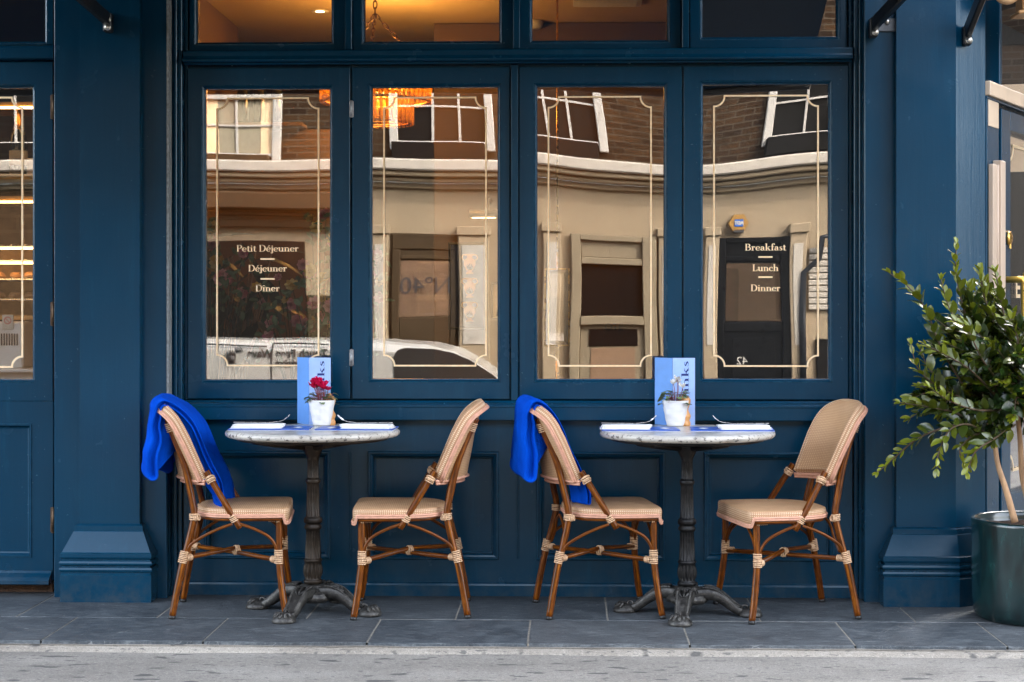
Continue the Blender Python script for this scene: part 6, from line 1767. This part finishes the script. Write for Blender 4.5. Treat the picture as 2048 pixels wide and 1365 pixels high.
    for i in range(5):
        for j in range(2):
            mb = MB(); x = -7 + i * 3.2; z = 1.0 + j * 3.4; mb.box(x, x + 1.1, -.03, .05, z, z + 1.9, .01); mb.build('window', M['charcoal'], h)

def make_van():
    yn, yf = -8.9, -10.55; G = -.835
    X = lambda px: mx(px, yn); Zv = lambda py: mz(py, yn)
    v = empty('parked_van', (X(700), (yn + yf) / 2, G)); tag(v, 'white parked van mirrored low in the first two windows', 'van')
    xs = lambda x: x - X(700)
    roof = Zv(681) - G
    x0, xn = X(120), X(1110)
    prof = [(x0, .25), (x0, roof - .10), (x0 + .06, roof - .02), (x0 + .2, roof), (X(760), roof), (X(850), roof - .035), (X(905), roof - .11), (X(960), roof - .26), (X(1003), roof - .42), (X(1060), roof - .56), (xn - .05, roof - .72), (xn, roof - .85), (xn, .32), (xn - .1, .25)]
    mb = MB(); loops = []
    for yy, k in ((yn - .06, 0), (yn, .0), (yn, .02)): pass
    def sec(yy, ins): return [(xs(x), yy - (yn + yf) / 2, z - ins * (1 if z > .6 else 0)) for x, z in prof]
    mb.rows([sec(yn - .16, 0), sec(yn - .05, .012), sec(yn, .10), sec(yn + .0, .11)][:3], closed=True, cap=False, smooth=False)
    loops = [sec(yn, .10), sec(yn - .05, .025), sec(yn - .16, 0), sec(yf + .16, 0), sec(yf + .05, .025), sec(yf, .1)]
    mb = MB(); mb.rows(loops, closed=True, cap=True, smooth=False)
    body = mb.build('body', M['van_white'], v)
    yl = yn - (yn + yf) / 2
    mb = MB(); q = [(788, 757 + 60), (788, 712), (797, 699), (812, 694), (868, 697), (905, 706), (940, 722), (985, 752), (1010, 775), (1010, 817)]
    n = len(q); mb.add([(xs(X(px)), yl + .003, Zv(py) - G) for px, py in q] + [(xs(X(px)), yl + .012, Zv(py) - G) for px, py in q], [[i, (i + 1) % n, n + (i + 1) % n, n + i] for i in range(n)] + [list(range(n, 2 * n))])
    mb.build('side_window', M['van_glass'], v)
    mb = MB()
    mb.tube([(xs(X(412)), yl + .001, Zv(691) - G), (xs(X(535)), yl + .001, Zv(693) - G)], .008, 6)
    mb.tube(cr([(xs(X(655)), yl + .001, Zv(690) - G), (xs(X(560)), yl + .001, Zv(687) - G), (xs(X(546)), yl + .001, Zv(696) - G), (xs(X(543)), yl + .001, Zv(760) - G), (xs(X(541)), yl + .001, .3)], 5), .008, 6)
    mb.build('door_seam', M['ink'], v)
    def words(txt, px, py, size, mt):
        vs, fs = sans_mesh(txt, size, .004); mb = MB(); mb.add([(xs(X(px)) - a, yl + .014, Zv(py) - G + c) for a, c, _ in vs], fs); return mb.build('lettering', M[mt], v, fixn=False)
    words('Tap, Touch Free Wave', 596, 708, .105, 'ink'); words('workplace', 582, 726, .07, 'ink')
    # hand with waves
    mb = MB(); hx, hz = xs(X(463)), Zv(716) - G
    for k, (dx, l) in enumerate(((-.034, .05), (-.012, .065), (.010, .062), (.032, .048))): mb.tube([(hx + dx, yl + .012, hz + .0), (hx + dx * 1.15, yl + .012, hz + l)], .009, 8)
    mb.tube(cr([(hx - .03, yl + .012, hz - .05), (hx - .06, yl + .012, hz - .01), (hx - .075, yl + .012, hz + .015)], 4), .009, 8)
    mb.lathe([(.001, 0), (.042, 0), (.042, .006), (.001, .006)], 20, c=(0, 0, 0)) if False else None
    mb.tube([(hx, yl + .010, hz - .055), (hx, yl + .010, hz + .012)], [.032, .042], 16)
    for r in (.03, .05, .07): mb.tube([(hx + .045 + r * math.cos(R(a)), yl + .012, hz + .045 + r * math.sin(R(a))) for a in range(10, 100, 15)], .005, 6)
    mb.build('hand_mark', M['ink'], v)
    for i, x in enumerate((x0 + .75, xn - .75)):
        for yy in (yn - .1, yf + .1):
            mb = MB(); mb.lathe([(.20, -.09), (.30, -.09), (.32, -.06), (.32, .06), (.30, .09), (.20, .09)], 32, cap=True); mb.xf(Matrix.Translation((xs(x), yy - (yn + yf) / 2, .32)) @ Matrix.Rotation(PI / 2, 4, 'X')); w = mb.build('wheel', M['rubber'], v)
            mb = MB(); mb.lathe([(.001, .07), (.05, .085), (.12, .08), (.19, .092), (.20, .08)], 24, cap=False); mb.xf(Matrix.Translation((xs(x), yy - (yn + yf) / 2, .32)) @ Matrix.Rotation(-PI / 2, 4, 'X')); mb.build('rim', M['steel'], w)
# ------------------------------------------------------------------ light, sky, camera
def make_light():
    w = bpy.data.worlds.new('World'); scene.world = w; w.use_nodes = True
    nt = w.node_tree; nt.nodes.clear()
    sky = nt.nodes.new('ShaderNodeTexSky'); sky.sky_type = 'NISHITA'; sky.sun_disc = False
    sd = Vector((.60, .50, .66)).normalized()
    el = math.asin(sd.z); az = math.atan2(sd.x, sd.y)
    sky.sun_elevation = el; sky.sun_rotation = az; sky.air_density = 1.0; sky.dust_density = 2.5; sky.ozone_density = .6
    bg = nt.nodes.new('ShaderNodeBackground'); bg.inputs[1].default_value = .15
    out = nt.nodes.new('ShaderNodeOutputWorld'); hs = nt.nodes.new('ShaderNodeHueSaturation'); hs.inputs['Saturation'].default_value = .45; nt.links.new(sky.outputs[0], hs.inputs['Color']); nt.links.new(hs.outputs[0], bg.inputs[0]); nt.links.new(bg.outputs[0], out.inputs[0])
    su = bpy.data.lights.new('sun', 'SUN'); su.energy = .5; su.angle = R(.6); su.color = (1, .93, .82)
    so = bpy.data.objects.new('sun', su); COL.objects.link(so); so.rotation_euler = (-sd).to_track_quat('-Z', 'Y').to_euler(); so.location = (6, 6, 12)

def make_camera():
    c = bpy.data.cameras.new('camera'); o = bpy.data.objects.new('camera', c); COL.objects.link(o)
    o.location = (0, -D, H); o.rotation_euler = (PI / 2, 0, TH)
    c.sensor_width = 36; c.lens = F / 2048 * 36; c.shift_x = 0; c.shift_y = (YH - 682.5) / 2048
    c.clip_start = .05; c.clip_end = 600
    scene.camera = o
    scene.render.engine = 'CYCLES'
    cy = scene.cycles; cy.use_denoising = True
    try: cy.denoiser = 'OPENIMAGEDENOISE'; cy.denoising_input_passes = 'RGB_ALBEDO_NORMAL'; cy.denoising_prefilter = 'ACCURATE'
    except Exception: pass
    cy.use_adaptive_sampling = False; cy.max_bounces = 10; cy.diffuse_bounces = 3; cy.glossy_bounces = 5; cy.transparent_max_bounces = 16; cy.transmission_bounces = 4
    cy.sample_clamp_indirect = 6; cy.caustics_reflective = False; cy.caustics_refractive = False; cy.blur_glossy = .3
    vs = scene.view_settings; vs.view_transform = 'Standard'; vs.look = 'None'; vs.exposure = 3.7; vs.gamma = 1

make_ground()
make_front()
make_awnings()
make_chairs()
tabletop_things()
make_plant()
make_room()
make_bottles()
make_opposite()
make_van()
make_light()
make_camera()
